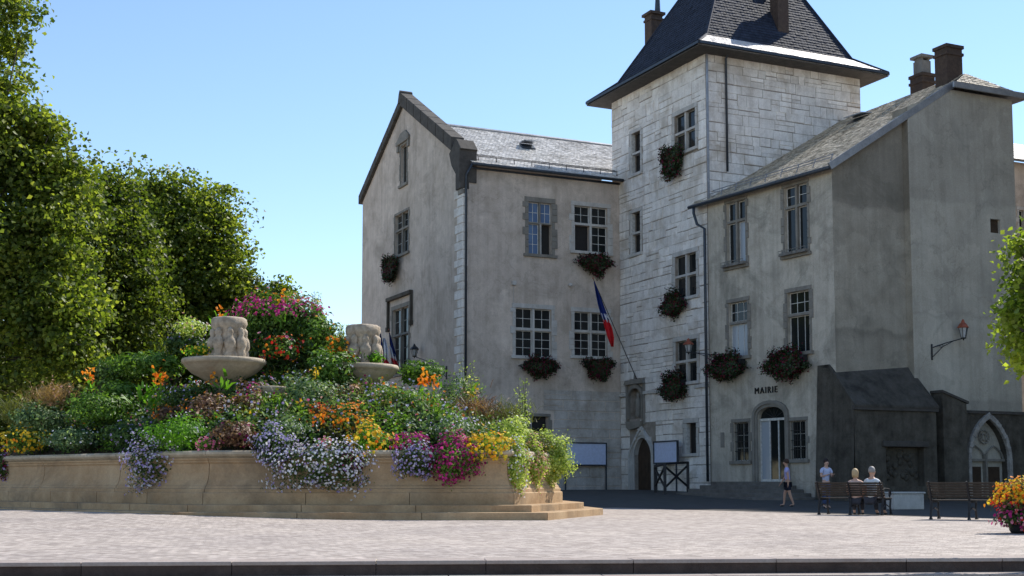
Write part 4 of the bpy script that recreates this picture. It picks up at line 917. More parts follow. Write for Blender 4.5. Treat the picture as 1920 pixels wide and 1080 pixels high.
def clump(name, cat, label, c, r, leaf, nl, ls, flowers=(), asp=.5, group='flowering plants of the fountain', low=-1, style='leaf', parent_z=None):
    """a plant: leaves through its volume, open flowers near its surface"""
    o = empty(name, (c[0], c[1], c[2]), label, cat, group)
    c = np.array(c, float); r = np.array(r, float)
    if style == 'leaf':
        P, d = blob(c, r, nl, .45, low); cards('foliage', P, d+Z*.5+rng.normal(size=P.shape)*.45, ls*rng.uniform(.6, 1.3, len(P)), LM[leaf], o, asp)
    elif style == 'grass':
        n = nl; b = c-Z*r[2]*.7+rng.normal(size=(n, 3))*r*np.array([.35, .35, .1]); d = rnd_dirs(n); d[:, 2] = np.abs(d[:, 2])*.8+.35; d /= np.linalg.norm(d, axis=1)[:, None]
        b = b+rng.normal(size=(n, 3))*r*np.array([.3, .3, .35])+Z*r[2]*.3; nn = np.cross(d, rnd_dirs(n)); cards('foliage', b, nn, ls*rng.uniform(.7, 1.3, n), LM[leaf], o, asp, 'blade', D=d)
    elif style == 'canna':
        n = nl; b = c-Z*r[2]*.8+rng.normal(size=(n, 3))*r*np.array([.3, .3, .5]); d = rnd_dirs(n); d[:, 2] = np.abs(d[:, 2])+.7; d /= np.linalg.norm(d, axis=1)[:, None]
        nn = np.cross(d, rnd_dirs(n)); cards('foliage', b+d*.1, nn, ls*rng.uniform(.7, 1.3, n), LM[leaf], o, asp, 'blade', D=d)
    for (mt, n, fs, *opt) in flowers:
        zr = opt[0] if opt else (-1, 1)
        if style == 'canna':     # flower spikes
            k = max(1, n//14)
            for q in range(k):
                s_ = c+rng.normal(size=3)*r*np.array([.45, .45, .05])+Z*r[2]*.55; m_ = 16; P = s_+rng.normal(size=(m_, 3))*np.array([.07, .07, .13])
                f = cards('flower', P, rnd_dirs(m_), fs*rng.uniform(.7, 1.3, m_), PM[mt], o, .7)
            continue
        P, d = blob(c, r*1.03, n*2, .86, low); keep = (d[:, 2] > zr[0]) & (d[:, 2] < zr[1]); P, d = P[keep][:n], d[keep][:n]
        if len(P) == 0: continue
        cl = mnoise  # flowers gather in patches
        f = cards('flowers', P, d+Z*.25-np.array([0, .35, 0])+rng.normal(size=P.shape)*.3, fs*rng.uniform(.7, 1.25, len(P)), PM[mt], o, kind='disc')
    return o
def mound_hit(px, py):
    d = ray(px, py); t0 = 29/d.y
    for k in range(600):
        y = 29+k*.03; t = y/d.y; x, z = d.x*t, CAMZ+d.z*t
        if inside_frac(x, y) < 1.05 and z <= hz(x, y)+.05: return y
    return None
def put(px, py, rx, ry, Y=None, dep=1.0, lift=0):
    if Y is None:
        Y = mound_hit(px, min(py+ry*.5, 838)) or 37.5
        Y = min(Y, 40)
    c = at(px, py, Y); s = FPX/Y; a, b = rx/s, ry/s
    return (c.x, c.y, c.z), (a, max(.25, min(a, .9)*dep), b)
def C(name, label, px, py, rx, ry, leaf, nl, ls, flowers=(), Y=None, cat='flowers', **k):
    c, r = put(px, py, rx, ry, Y, k.pop('dep', 1.0)); return clump(name, cat, label, c, r, leaf, nl, ls, flowers, **k)
def front(px):                     # depth of the basin rim seen in an image column
    ro_ = offs(PL, -.15); best = 99; k = ray(px, HOR).x/ray(px, HOR).y
    for i in range(len(ro_)):
        a, b = ro_[i], ro_[(i+1) % len(ro_)]; fa, fb = a.x-k*a.y, b.x-k*b.y
        if fa*fb <= 0 and fa != fb: best = min(best, a.y+(b.y-a.y)*fa/(fa-fb))
    return best
# ground cover over the whole mound so no soil is bare
n = 42000; P = []; 
while len(P) < n:
    x, y = random.uniform(-17, 1.4), random.uniform(30.8, 45)
    if inside_frac(x, y) < .99 and random.random() < 1.25-(y-31)/16: P.append((x, y, hz(x, y)+abs(random.gauss(0, .16))))
P = np.array(P); nz_ = np.array([mnoise.noise((p[0]*.8, p[1]*.8, 0)) for p in P])
for nm_, mk, sel in (('ground_cover', 'green', nz_ < -.12), ('ground_cover', 'blue', (nz_ >= -.12) & (nz_ < .08)), ('ground_cover', 'dark', (nz_ >= .08) & (nz_ < .25)), ('ground_cover', 'olive', nz_ >= .25)):
    o = cards(nm_, P[sel], Z+rng.normal(size=(sel.sum(), 3))*.7, rng.uniform(.08, .2, sel.sum()), LM[mk], None, .5); tag(o, kind='stuff')
    o['label'] = 'mixed leafy ground cover filling the fountain beds'; o['category'] = 'ground cover'
def sprinkle(nm_, mt, n, size, lab, kind='disc', up=.22, asp=.5):
    Q = []
    while len(Q) < n:
        x, y = random.uniform(-16.5, 1.3), random.uniform(31, 43)
        if inside_frac(x, y) < .97 and mnoise.noise((x*.9+len(lab)*1.7, y*.9, 3)) > -.05: Q.append((x, y, hz(x, y)+up+abs(random.gauss(0, .16))))
    Q = np.array(Q)
    if kind == 'disc': o = cards(nm_, Q, Z*.6-np.array([0, .8, 0])+rng.normal(size=(n, 3))*.4, size*rng.uniform(.6, 1.3, n), mt, None, kind='disc')
    else: d = rnd_dirs(n); d[:, 2] = np.abs(d[:, 2])+.5; d /= np.linalg.norm(d, axis=1)[:, None]; o = cards(nm_, Q, np.cross(d, rnd_dirs(n)), size*rng.uniform(.6, 1.4, n), mt, None, asp, 'blade', D=d)
    tag(o, lab, 'ground cover', kind='stuff')
for i_, (k_, n_s) in enumerate((('white', 420), ('lilac', 380), ('orange', 220), ('pink', 200), ('yellow', 200), ('peach', 300), ('deep', 200))): random.seed(50+i_); sprinkle('scattered_flowers', PM[k_], n_s, .075, 'tiny '+k_+' flowers scattered through the fountain beds')
for i_, (k_, n_s) in enumerate((('green', 1500), ('olive', 1100), ('bronze', 700), ('purple', 500), ('bright', 500))): random.seed(70+i_); sprinkle('scattered_stems', LM[k_], n_s, .30, 'loose upright blades among the fountain flowers', 'blade', .1, .05)
random.seed(11)
# trailing masses over the rim
for args in (
 ('trailing_petunia', 'lavender and white trailing petunias hanging over the left half of the basin wall', 285, 866, 48, 46, 'dark', 1500, .07, (('lilac', 300, .075), ('white', 130, .075))),
 ('trailing_petunia', 'widest curtain of white trailing petunias hanging over the front wall', 605, 872, 90, 47, 'dark', 2600, .075, (('white', 620, .075), ('lilac', 200, .07))),
 ('trailing_petunia', 'pale lilac trailing petunias beside the long white curtain', 512, 835, 38, 36, 'dark', 1300, .07, (('lilac', 260, .07), ('white', 90, .07))),
 ('trailing_petunia', 'lavender trailing petunias left of the dark magenta ones', 780, 862, 36, 33, 'dark', 1100, .07, (('lilac', 240, .075), ('white', 60, .07))),
 ('trailing_petunia', 'dark magenta trailing petunias spilling over the right part of the wall', 850, 858, 52, 44, 'green', 1700, .075, (('magenta', 230, .085), ('deep', 200, .085))),
 ('trailing_petunia', 'dark purple trailing petunias at the left edge of the picture', 2, 868, 17, 28, 'dark', 500, .08, (('deep', 70, .08), ('lilac', 50, .08))),
 ('trailing_petunia', 'small purple patch at the right end of the long white curtain', 655, 862, 26, 22, 'dark', 500, .07, (('deep', 90, .08), ('magenta', 20, .08))),
 ('variegated_shrub', 'cream variegated cushion draped over the right corner of the basin', 965, 870, 34, 48, 'pale', 1900, .085, (('white', 130, .06), ('peach', 60, .06))),
 ('variegated_shrub', 'rightmost pale green feathery ball at the end of the basin', 1032, 862, 36, 50, 'pale', 4200, .075, (('yellow', 25, .05),)),
 ('variegated_shrub', 'pinkish cream cushion between the two pale balls', 1003, 872, 22, 44, 'pale', 1200, .08, (('peach', 160, .07),)),
 ):
    nme, lab, px, py, rx, ry, lf, nl, ls, fl = args; Yf = front(min(px, 1040)) 
    C(nme, lab, px, py, rx*1.05, ry*1.05, lf, int(nl*1.9), ls*.95, tuple((a, int(b*1.9), c*.85) for a, b, c in fl), Y=Yf-.08, dep=.75, low=-1)
# yellow and orange drifts
C('marigold_bed', 'yellow orange marigold drift at the right end of the basin', 915, 838, 42, 27, 'bright', 900, .07, (('yellow', 420, .085), ('orange', 60, .08)), Y=front(915)+.2, low=-.9)
C('marigold_bed', 'yellow marigold patch at the far left of the rim', 45, 823, 46, 24, 'green', 900, .09, (('yellow', 260, .09), ('orange', 25, .09)), Y=front(45)+.3)
C('marigold_bed', 'yellow green marigolds above the end of the white curtain', 693, 828, 44, 36, 'bright', 1100, .08, (('yellow', 300, .085), ('orange', 90, .085)), Y=front(693)+.35, low=-.9)
C('marigold_bed', 'bright orange drift sloping down in the centre right of the fountain', 645, 790, 52, 27, 'green', 700, .08, (('orange', 400, .09),), Y=33.0)
C('marigold_bed', 'small orange drift above the bright orange slope', 600, 770, 22, 14, 'purple', 250, .08, (('orange', 60, .08), ('red', 25, .08)), Y=33.4)
C('pink_bedding', 'magenta pink bedding patch above the lavender petunias at right', 770, 828, 34, 18, 'green', 500, .08, (('magenta', 170, .085),), Y=front(770)+.4)
C('pink_bedding', 'small pink patch on the rim left of the dark plants', 388, 832, 24, 12, 'green', 300, .08, (('pink', 70, .085),), Y=front(388)+.35)
C('pink_bedding', 'single tiny pink tuft above the white petunia curtain', 608, 829, 12, 9, 'green', 140, .08, (('pink', 34, .085),), Y=front(608)+.2)
C('pink_bedding', 'pink flowers just left of the yellow drift at right', 868, 828, 24, 14, 'green', 260, .08, (('pink', 75, .09),), Y=front(868)+.3)
# green cushions
C('leafy_cushion', 'pale green dome above the lavender curtain at left', 340, 812, 68, 32, 'bright', 2600, .09, (('white', 60, .05),), Y=front(340)+.55)
C('leafy_cushion', 'low blue green cushion on the left rim', 135, 822, 58, 22, 'blue', 1700, .10, (('white', 40, .06),), Y=front(135)+.5)
C('leafy_cushion', 'dark blue green tuft between two left cushions', 228, 815, 38, 24, 'dark', 900, .11, (('lilac', 30, .07),), Y=front(228)+.5)
C('leafy_cushion', 'white speckled green tuft above the pale lilac petunias', 535, 805, 45, 26, 'blue', 1300, .09, (('white', 90, .055),), Y=front(535)+.7)
C('leafy_cushion', 'dark purple leaved plants in the middle of the front bed', 440, 815, 42, 26, 'purple', 1200, .11, (('deep', 40, .08),), Y=front(440)+.5)
C('leafy_cushion', 'white flecked greenery above the magenta petunias', 850, 805, 50, 24, 'blue', 1400, .09, (('white', 110, .055),), Y=front(850)+.8)
C('leafy_cushion', 'grey green cushion sloping to the right end of the basin', 960, 812, 46, 30, 'pale', 1900, .085, (('white', 30, .05),), Y=33.4)
C('leafy_cushion', 'olive green tuft on the top of the right corner', 1008, 835, 30, 22, 'olive', 900, .085, (('yellow', 20, .05),), Y=33.6)
C('leafy_cushion', 'feathery green bush at left below the canna leaves', 185, 765, 68, 36, 'green', 2400, .12, (), Y=36.5)
C('leafy_cushion', 'blue green feathery bush near the left edge', 75, 785, 60, 28, 'blue', 1900, .12, (), Y=38)
C('leafy_cushion', 'broad blue green bush in front of the column centre', 580, 748, 60, 42, 'blue', 2800, .11, (), Y=34.6)
C('leafy_cushion', 'fine bright green bush below the right stone bowl', 755, 765, 72, 38, 'green', 3300, .10, (), Y=34.6)
C('leafy_cushion', 'dark green bush under the fine bright green one', 770, 800, 58, 22, 'dark', 1300, .11, (('white', 20, .05),), Y=33.6)
C('leafy_cushion', 'dark green foliage around the left stone bowl stem', 430, 725, 60, 26, 'dark', 1500, .13, (), Y=36.6)
C('leafy_cushion', 'green foliage between the two left cannas', 225, 735, 40, 24, 'green', 900, .13, (), Y=37.6)
C('leafy_cushion', 'shady blue flowered plants below the right canna of the left bed', 350, 745, 50, 26, 'dark', 1200, .11, (('lilac', 60, .07),), Y=35.8)
C('leafy_cushion', 'green vines climbing left of the left stone bowl', 275, 682, 72, 22, 'green', 2000, .16, (), Y=38.6)
C('leafy_cushion', 'dark green vines in front of the trees left of the fountain', 210, 700, 60, 22, 'dark', 1400, .16, (), Y=39.5)
C('leafy_cushion', 'green shrub behind the right stone bowl', 790, 698, 42, 22, 'green', 1400, .13, (), Y=38.5)
C('leafy_cushion', 'grey green thin plants before the plastered wall', 860, 735, 46, 36, 'blue', 1000, .10, (), Y=36.6)
# grasses and coloured foliage
C('ornamental_grass', 'pinkish brown plume grass at upper left', 105, 735, 50, 26, 'bronze', 1500, .34, (('peach', 60, .07),), style='grass', asp=.035, Y=38.6)
C('ornamental_grass', 'grey brown grass at the left edge', 35, 762, 38, 34, 'olive', 1300, .36, (), style='grass', asp=.035, Y=39.5)
C('ornamental_grass', 'purple brown grass before the beige wall at right', 890, 762, 46, 38, 'purple', 1500, .34, (('peach', 60, .05),), style='grass', asp=.04, Y=35.2)
C('ornamental_grass', 'wispy grass near the small dark window', 955, 772, 40, 34, 'olive', 1200, .34, (('white', 30, .04),), style='grass', asp=.03, Y=35.2)
C('coleus_plant', 'copper and purple coleus left of the cascade', 395, 770, 55, 30, 'purple', 1700, .12, (('peach', 60, .08), ('orange', 25, .08)), Y=34.4)
C('coleus_plant', 'brown hanging plant in front of the small cascade basins', 465, 775, 30, 40, 'bronze', 900, .14, (('deep', 40, .08),), Y=34.0)
C('coleus_plant', 'pinkish coleus right of the blue green bush', 655, 745, 30, 24, 'bronze', 900, .11, (('peach', 90, .07),), Y=35.0)
C('coleus_plant', 'orange and copper tuft right of the left canna bed', 318, 775, 32, 16, 'purple', 500, .1, (('orange', 50, .08),), Y=35.0)
C('coleus_plant', 'lilac grey tuft left of the brown hanging plant', 470, 735, 30, 22, 'purple', 500, .11, (('lilac', 40, .07), ('magenta', 20, .08)), Y=35.0)
# cannas
for lab, px, py, sp, mt, Y in (('orange canna with buds at the far left', 168, 722, 2, 'orange', 37.0), ('tall orange canna with large bright leaves at left', 298, 722, 3, 'orange', 36.0),
     ('single orange canna spike in front of the left bowl', 417, 715, 1, 'orange', 35.0), ('left one of two orange cannas beside the right bowl', 785, 725, 2, 'orange', 36.0),
     ('right one of two orange cannas beside the right bowl', 822, 732, 2, 'orange', 36.2), ('yellow canna in front of the flower column', 598, 712, 1, 'yellow', 35.4),
     ('yellow canna before the beige wall at right', 893, 745, 1, 'yellow', 35.8), ('orange canna at the top of the flower column', 530, 577, 1, 'orange', 37.6),
     ('orange canna above the left carved block', 412, 600, 1, 'orange', 38.4)):
    C('canna_plant', lab, px, py, 26, 26, 'bright', 12, .38, ((mt, 14*sp, .12),), style='canna', asp=.22, Y=Y)
C('leafy_cushion', 'large upright bright leaves beside the left canna', 275, 735, 34, 22, 'bright', 26, .42, (), style='canna', asp=.25, Y=36)
# the tall central column
C('flower_column', 'magenta and orange flower dome on top of the central column', 518, 592, 78, 44, 'green', 3800, .12, (('magenta', 520, .09, (-.15, .75)), ('orange', 120, .09, (.5, 1)), ('yellow', 90, .09, (.45, 1)), ('pink', 90, .08, (-.1, 1))), Y=38.2, low=-1)
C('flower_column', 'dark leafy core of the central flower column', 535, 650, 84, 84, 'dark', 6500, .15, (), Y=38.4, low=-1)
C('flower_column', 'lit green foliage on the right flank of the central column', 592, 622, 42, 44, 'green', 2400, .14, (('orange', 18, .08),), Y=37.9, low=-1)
C('flower_column', 'green trailing vine falling in front of the right bowl', 620, 692, 46, 44, 'green', 1700, .15, (('white', 40, .06),), Y=36.2, low=-1)
C('begonia_patch', 'red begonias between the bowls', 525, 650, 40, 26, 'green', 500, .1, (('red', 60, .1), ('orange', 24, .09), ('pink', 16, .12)), Y=37.0)
C('begonia_patch', 'orange flowers left of the right carved block', 632, 645, 20, 16, 'green', 300, .1, (('orange', 60, .09),), Y=37.0)
C('begonia_patch', 'orange tuft standing in the right stone bowl', 655, 672, 13, 10, 'green', 90, .1, (('orange', 36, .08),), Y=36.7)
C('bowl_plant', 'bright green tuft in the right stone bowl', 703, 672, 20, 13, 'bright', 320, .11, (), Y=36.9)
C('bowl_plant', 'yellow green tuft in the left stone bowl', 375, 657, 28, 10, 'bright', 420, .1, (('yellow', 60, .07),), Y=36.2)
C('leafy_cushion', 'pale dusty plant behind the left carved block', 355, 615, 34, 20, 'pale', 800, .12, (('white', 40, .08), ('peach', 20, .08)), Y=38.6)
C('leafy_cushion', 'dark green foliage below the pale dusty plant', 345, 645, 44, 22, 'dark', 1200, .14, (('lilac', 25, .07),), Y=38.8)
# tall wispy stems
def wispy(lab, px, py0, py1, Y, wdt=18):
    o = empty('wispy_plant', tuple(at(px, py1, Y)), lab, 'plant', 'flowering plants of the fountain'); m = MB(); P = []
    for k in range(7):
        a = at(px+random.uniform(-5, 5), py1, Y); b = at(px+random.uniform(-wdt, wdt), py0+random.uniform(0, (py1-py0)*.5), Y+random.uniform(-.3, .3)); c_ = a.lerp(b, .5)+Vector((random.uniform(-.08, .08), 0, .05))
        m.tube([a, c_, b], [.01, .008, .004], 4)
        for t in np.linspace(.25, 1, 26): q = a.lerp(c_, min(1, t*2)) if t < .5 else c_.lerp(b, t*2-1); P.append((q.x+random.gauss(0, .07), q.y+random.gauss(0, .05), q.z+random.gauss(0, .05)))
    m.build('stem', LM['olive'], o); P = np.array(P); cards('foliage', P, rnd_dirs(len(P)), rng.uniform(.05, .10, len(P)), LM['pale'], o, .4)
wispy('tall wispy pale plant before the downpipe', 882, 665, 780, 36.0)
wispy('tall wispy pale plant left of the small dark window', 985, 703, 810, 34.6)
wispy('thin wispy sprays above the right flank of the flower column', 640, 590, 660, 38.2, 14)
wispy('thin wispy sprays on top of the flower column', 590, 545, 600, 38.4, 10)
# flower ball at the right edge of the picture
pc = at(1915, 1000, 22.2); pt = empty('flower_pot', (pc.x, pc.y, 0), 'dark planter on the paving at the right edge of the picture', 'planter'); MB().lathe([(.16, 0), (.19, .05), (.25, .42), (.27, .45), (.25, .5), (.05, .48)], (pc.x, pc.y, 0), 24).build('pot', M['iron'], pt, smooth=True)
c0 = np.array((pc.x, pc.y, .62))
clump('planter_flowers', 'flowers', 'round yellow and orange flower ball with pink trailing skirt, right edge', c0+np.array((.04, 0, -.03)), (.45, .42, .33), 'olive', 1800, .06, (('yellow', 420, .06, (-.2, 1)), ('orange', 260, .06, (-.3, 1)), ('red', 130, .05, (-.6, .3))), group=None, low=-1)
clump('trailing_petunia', 'flowers', 'pink and red skirt trailing from the planter at the right edge', c0-np.array((-.02, .03, .32)), (.38, .40, .30), 'dark', 3000, .06, (('pink', 260, .06), ('red', 60, .06), ('magenta', 90, .06)), group=None, low=-1)

# ---------------------------------------------------------------- window flower baskets
def basket(F, px, py, rx, ry, lab, d=.32):
    rx *= .87; ry *= .9
    s_, z_ = F.hit(px, py); p = F.P(s_, z_, d); sc_ = FPX/p.y; 
    fac = abs(F.u.x)+.35; a = rx/sc_/max(.5, F.u.x if F.u.x > .5 else .62); b = ry/sc_
    o = empty('flower_basket', tuple(p), lab, 'flower basket', 'geranium baskets hanging below the windows')
    MB().fbox(F, s_-a*.75, s_+a*.75, z_+b*.1, z_+b*.45, d-.24, d+.02).build('box', M['iron'], o)
    n = int(1500*a*b/.35)+500; U = np.array([F.u.x, F.u.y, 0]); Nn = np.array([F.n.x, F.n.y, 0])
    dd = rnd_dirs(n); k = .35+.65*rng.random(n); wob = 1+.2*np.sin(dd[:, 2]*5+px)+.18*np.sin(dd[:, 0]*6+py)+.12*rng.normal(size=n)
    q = dd*(k*wob)[:, None]; top = np.where(q[:, 2] > 0, 1.0, 1.0-.35*np.abs(q[:, 2])); P = np.array(p)+U*(q[:, :1]*a*top[:, None])+Nn*(q[:, 1:2]*.30)+Z*(q[:, 2:]*b)
    cards('foliage', P, dd+rng.normal(size=P.shape)*.5, rng.uniform(.07, .14, n), LM['ger'], o, .8)
    m_ = n//4; sel = rng.choice(n, m_, replace=False); P2 = np.array(p)+(P[sel]-np.array(p))*1.06; P2 += Nn*.05
    cards('flowers', P2, Nn+rng.normal(size=P2.shape)*.5, rng.uniform(.05, .085, m_), PM['wine'], o, kind='disc')
    k_ = m_//6; cards('flowers', P2[:k_]+Nn*.02, Nn+rng.normal(size=(k_, 3))*.4, rng.uniform(.05, .08, k_), PM['deep'], o, kind='disc')
basket(FA, 740, 505, 25, 28, 'dark geranium basket on the gable wall')
basket(FB, 1113, 496, 39, 26, 'dark geranium basket under the upper window next to the tower')
basket(FB, 1007, 689, 41, 26, 'wide geranium basket under the left lower window of the beige wing')
basket(FB, 1118, 690, 37, 24, 'geranium basket under the right lower window of the beige wing')
basket(FL, 1268, 305, 27, 35, 'topmost geranium basket on the stone tower')
basket(FL, 1272, 573, 28, 30, 'middle geranium basket on the stone tower')
basket(FL, 1272, 727, 31, 32, 'lowest geranium basket on the stone tower')
basket(FF, 1372, 690, 33, 32, 'geranium basket right of the tower downpipe on the grey wing')
basket(FF, 1485, 684, 36, 37, 'geranium basket above the arched doorway')

# ---------------------------------------------------------------- trees
M['bark'] = rough_mat('bark', [(.06, .05, .04), (.14, .12, .10)], 3, .95, .8, 14)
def tree(label, base, lobes, ncl, per, ls, leaf, crad=.7, trunk=.3, group='trees left of the town hall', name='plane_tree', seed=0):
    """lobes: (centre, radii) ellipsoids in metres; clusters of leaves fill them, limbs lead to some clusters"""
    o = empty(name, base, label, 'tree', group); b = Vector(base); cl = []
    vol = np.array([r[0]*r[1]*r[2] for c, r in lobes])**.72; vol /= vol.sum()
    for c, r in lobes: pass
    ch = rng.choice(len(lobes), ncl, p=vol); C_ = []
    for i in ch:
        c, r = lobes[i]; d = rnd_dirs(1)[0]; k = (.74+.26*random.random()) if random.random() < .84 else .3+.45*random.random(); k *= 1+.55*mnoise.noise((d[0]*1.9+i*3.1, d[1]*1.9, d[2]*1.9))
        C_.append(np.array(c)+d*k*np.array(r))
    C_ = np.array(C_); n = ncl*per; cc_ = np.repeat(C_, per, 0); rr_ = np.repeat(crad*rng.uniform(.5, 1.45, ncl), per)[:, None]
    d = rnd_dirs(n)*(rng.random((n, 1))**.5); P = cc_+d*rr_*np.array([1, 1, .55])+rng.normal(size=(n, 3))*.06
    cards('foliage', P, rnd_dirs(n)*.9+Z*.6+d*.4, ls*rng.uniform(.6, 1.3, n), LM[leaf], o, .78)
    m = MB(); top = Vector(lobes[0][0]); m.tube([b, b.lerp(top, .35)+Vector((.1, 0, 0)), b.lerp(top, .7), top], [trunk, trunk*.75, trunk*.5, trunk*.2], 10); m.build('trunk', M['bark'], o, smooth=True)
    m = MB()
    for q in C_[::max(1, ncl//46)]:
        q = Vector(q); t = random.uniform(.3, .75); a = b.lerp(top, t); mid = a.lerp(q, .5)+Vector((0, 0, .25)); m.tube([a, mid, q], [trunk*.26, trunk*.14, .02], 5)
    l_ = m.build('limbs', M['bark'], o, smooth=True); l_['kind'] = 'stuff'
    return o
def lobe(px, py, rx, ry, Y, dy=None): c = at(px, py, Y); s = FPX/Y; return (tuple(c), (rx/s, dy or (rx+ry)/2/s*.8, ry/s))
tree('largest plane tree at the left edge, nearest the camera and leaning out of frame', (-19, 44, 0),
     [lobe(-60, 420, 170, 240, 44), lobe(-80, 60, 115, 120, 44), lobe(18, 70, 34, 95, 44), lobe(-8, 185, 42, 60, 44), lobe(40, 290, 80, 85, 44.5), lobe(100, 340, 66, 70, 44.3), lobe(95, 440, 85, 90, 44), lobe(75, 560, 100, 100, 43.5), lobe(118, 625, 72, 70, 43), lobe(10, 690, 150, 60, 44)], 570, 150, .18, 'plane', 1.0, .38)
tree('middle tree between the nearest plane and the rounded one', (-17.2, 54, 0), [lobe(190, 385, 62, 66, 54), lobe(170, 480, 110, 120, 54), lobe(235, 560, 90, 115, 54), lobe(150, 650, 120, 80, 54)], 290, 150, .19, 'plane2', 1.15, .3)
tree('rounded tree with bushy crown in the middle left', (-16, 60, 0), [lobe(300, 405, 76, 78, 60), lobe(375, 408, 55, 58, 60), lobe(340, 500, 115, 125, 60), lobe(418, 500, 50, 80, 60), lobe(400, 595, 78, 70, 60), lobe(280, 610, 95, 110, 60), lobe(440, 555, 36, 50, 60)], 420, 160, .19, 'plane', 1.1, .3)
tree('far small tree seen above the flowers left of the gabled wing', (-16.5, 85, 0), [lobe(510, 590, 50, 55, 85), lobe(530, 550, 28, 18, 85), lobe(480, 620, 50, 60, 85), lobe(600, 660, 60, 30, 85)], 380, 40, .26, 'plane2', .9, .3)
tree('dark tree filling the space behind the left fountain plants', (-20, 66, 0), [lobe(180, 700, 190, 75, 64), lobe(400, 710, 130, 70, 64), lobe(-20, 700, 160, 90, 64), lobe(60, 790, 220, 60, 62), lobe(330, 790, 200, 60, 62)], 900, 45, .28, 'plane2', 1.1, .3)
tree('young tree with bright yellow green leaves at the right edge', (7.1, 15.8, 0), [lobe(1985, 560, 95, 130, 15.8), lobe(1940, 475, 50, 48, 15.8), lobe(1935, 610, 62, 60, 15.8), lobe(1940, 670, 52, 42, 15.8)], 330, 24, .085, 'young', .20, .045, group=None, name='young_tree')

# ---------------------------------------------------------------- lanterns
def lantern(F, px, py, bx, by, lab, hue='copper', h=.62, gl='lamp_glass'):
    s_, z_ = F.hit(bx, by); root = empty('wall_lantern', tuple(F.P(s_, z_, .02)), lab, 'street lamp', 'bracket lanterns on the walls')
    # the lamp hangs in front of the wall at the arm's end
    a = F.P(s_, z_, .03); sl_, _ = F.hit(px, py); dirx = 1 if sl_ > s_ else -1
    p = F.P(s_+ (sl_-s_)*.82, z_+.06, .45)
    d = ray(px, py); tt = p.y/d.y; p = Vector((d.x*tt, p.y, CAMZ+d.z*tt)); base = p-Vector((0, 0, h*.5))
    m = MB(); m.tube([a+Vector((0, 0, -.05)), a.lerp(base, .5)+Vector((0, 0, .0)), base], .022, 6); m.tube([a+Vector((0, 0, -.45)), a.lerp(base, .35)+Vector((0, 0, -.12)), a.lerp(base, .7)], .016, 6)
    sp_ = [a.lerp(base, .3)+Vector((.09*math.cos(t)*(1-t/9), 0, -.1+.09*math.sin(t)*(1-t/9))) for t in np.linspace(0, 7, 18)]; m.tube(sp_, .011, 4)
    m.bar(a+Vector((0, 0, -.55)), a+Vector((0, 0, .1)), .06); m.build('bracket', M['iron'], root)
    MB().lathe([(.08, 0), (.10, .03), (.17, h*.55), (.18, h*.57)], base, 6).build('glazing', M[gl], root)
    m = MB()
    for k in range(6): q = math.pi/3*k; m.bar(base+Vector((.10*math.cos(q), .10*math.sin(q), .02)), base+Vector((.185*math.cos(q), .185*math.sin(q), h*.57)), .018)
    m.lathe([(.11, -.02), (.12, .02), (.05, .03)], base, 6); m.tube([base-Vector((0, 0, .09)), base], [.02, .05], 6); m.build('cage', M['iron'], root)
    MB().lathe([(.23, h*.56), (.24, h*.6), (.15, h*.78), (.08, h*.86), (.07, h*.93), (.02, h*1.05)], base, 6).build('cap', M[hue], root)
lantern(FA, 777, 657, 838, 690, 'dark wall lantern on the gable wall beside the two flags', 'iron')
lantern(FF, 1291, 648, 1342, 664, 'lantern on a scrolled bracket before the lowest paired tower window', 'copper')
lantern(FG, 1806, 617, 1746, 650, 'red capped lantern on the blank end wall', 'copper', .75)

# ---------------------------------------------------------------- flags
flagm = {k: flat('flag_'+k, c, .8, 0, .1, .1) for k, c in (('blue', (.015, .03, .16)), ('white', (.62, .62, .66)), ('red', (.50, .02, .025)))}
def flag(F, foot, tip, lab, cloth, d0=.05, d1=1.6, group=None, Fc=None):
    s_, z_ = F.hit(*foot); a = F.P(s_, z_, d0); Fc = Fc or F
    def on(px, py, d): G_ = Face(Fc.o+Fc.n*d, Fc.u); s2, z2 = G_.hit(px, py); return G_.P(s2, z2)
    b = on(*tip, d1)
    o = empty('flag', tuple(a), lab, 'flag', group); MB().tube([a, b], [.024, .016], 8).build('pole', M['iron'], o); MB().lathe([(.01, -.04), (.04, 0), (.01, .05)], b, 8).build('finial', M['copper'], o)
    for nme, rows in cloth:          # rows of (px, py, half width px, ripple) down a draped band
        m = MB(); n = 9
        for i, (px, py, hw, ph) in enumerate(rows):
            for k in range(n):
                u = k/(n-1)*2-1; m.v.append(tuple(on(px+u*hw*.8, py+u*hw*.12, d1+.10*math.sin(u*5+ph)+.03*math.sin(u*11))))
        for i in range(len(rows)-1):
            for k in range(n-1): m.f.append((i*n+k, i*n+k+1, (i+1)*n+k+1, (i+1)*n+k))
        c_ = m.build('cloth', flagm[nme], o, smooth=True); md = c_.modifiers.new('thick', 'SOLIDIFY'); md.thickness = .012; c_['label'] = nme+' band of the flag'
flag(FL, (1196, 712), (1112, 522), 'large French flag hanging furled from a slanting pole on the tower',
     [('blue', [(1114, 528, 1, 0), (1119, 545, 4, .5), (1126, 570, 7, 1), (1133, 592, 8, 1.6), (1136, 600, 8, 1.8)]), ('white', [(1132, 588, 6, 1.6), (1136, 598, 7.5, 1.8), (1138, 604, 7, 2.0)]), ('red', [(1136, 600, 7.5, 1.8), (1141, 615, 9, 2.2), (1145, 632, 8, 2.8), (1148, 650, 3, 3.2)])], d1=1.5, Fc=FB)
gp = 'pair of small French flags on the gable wall'
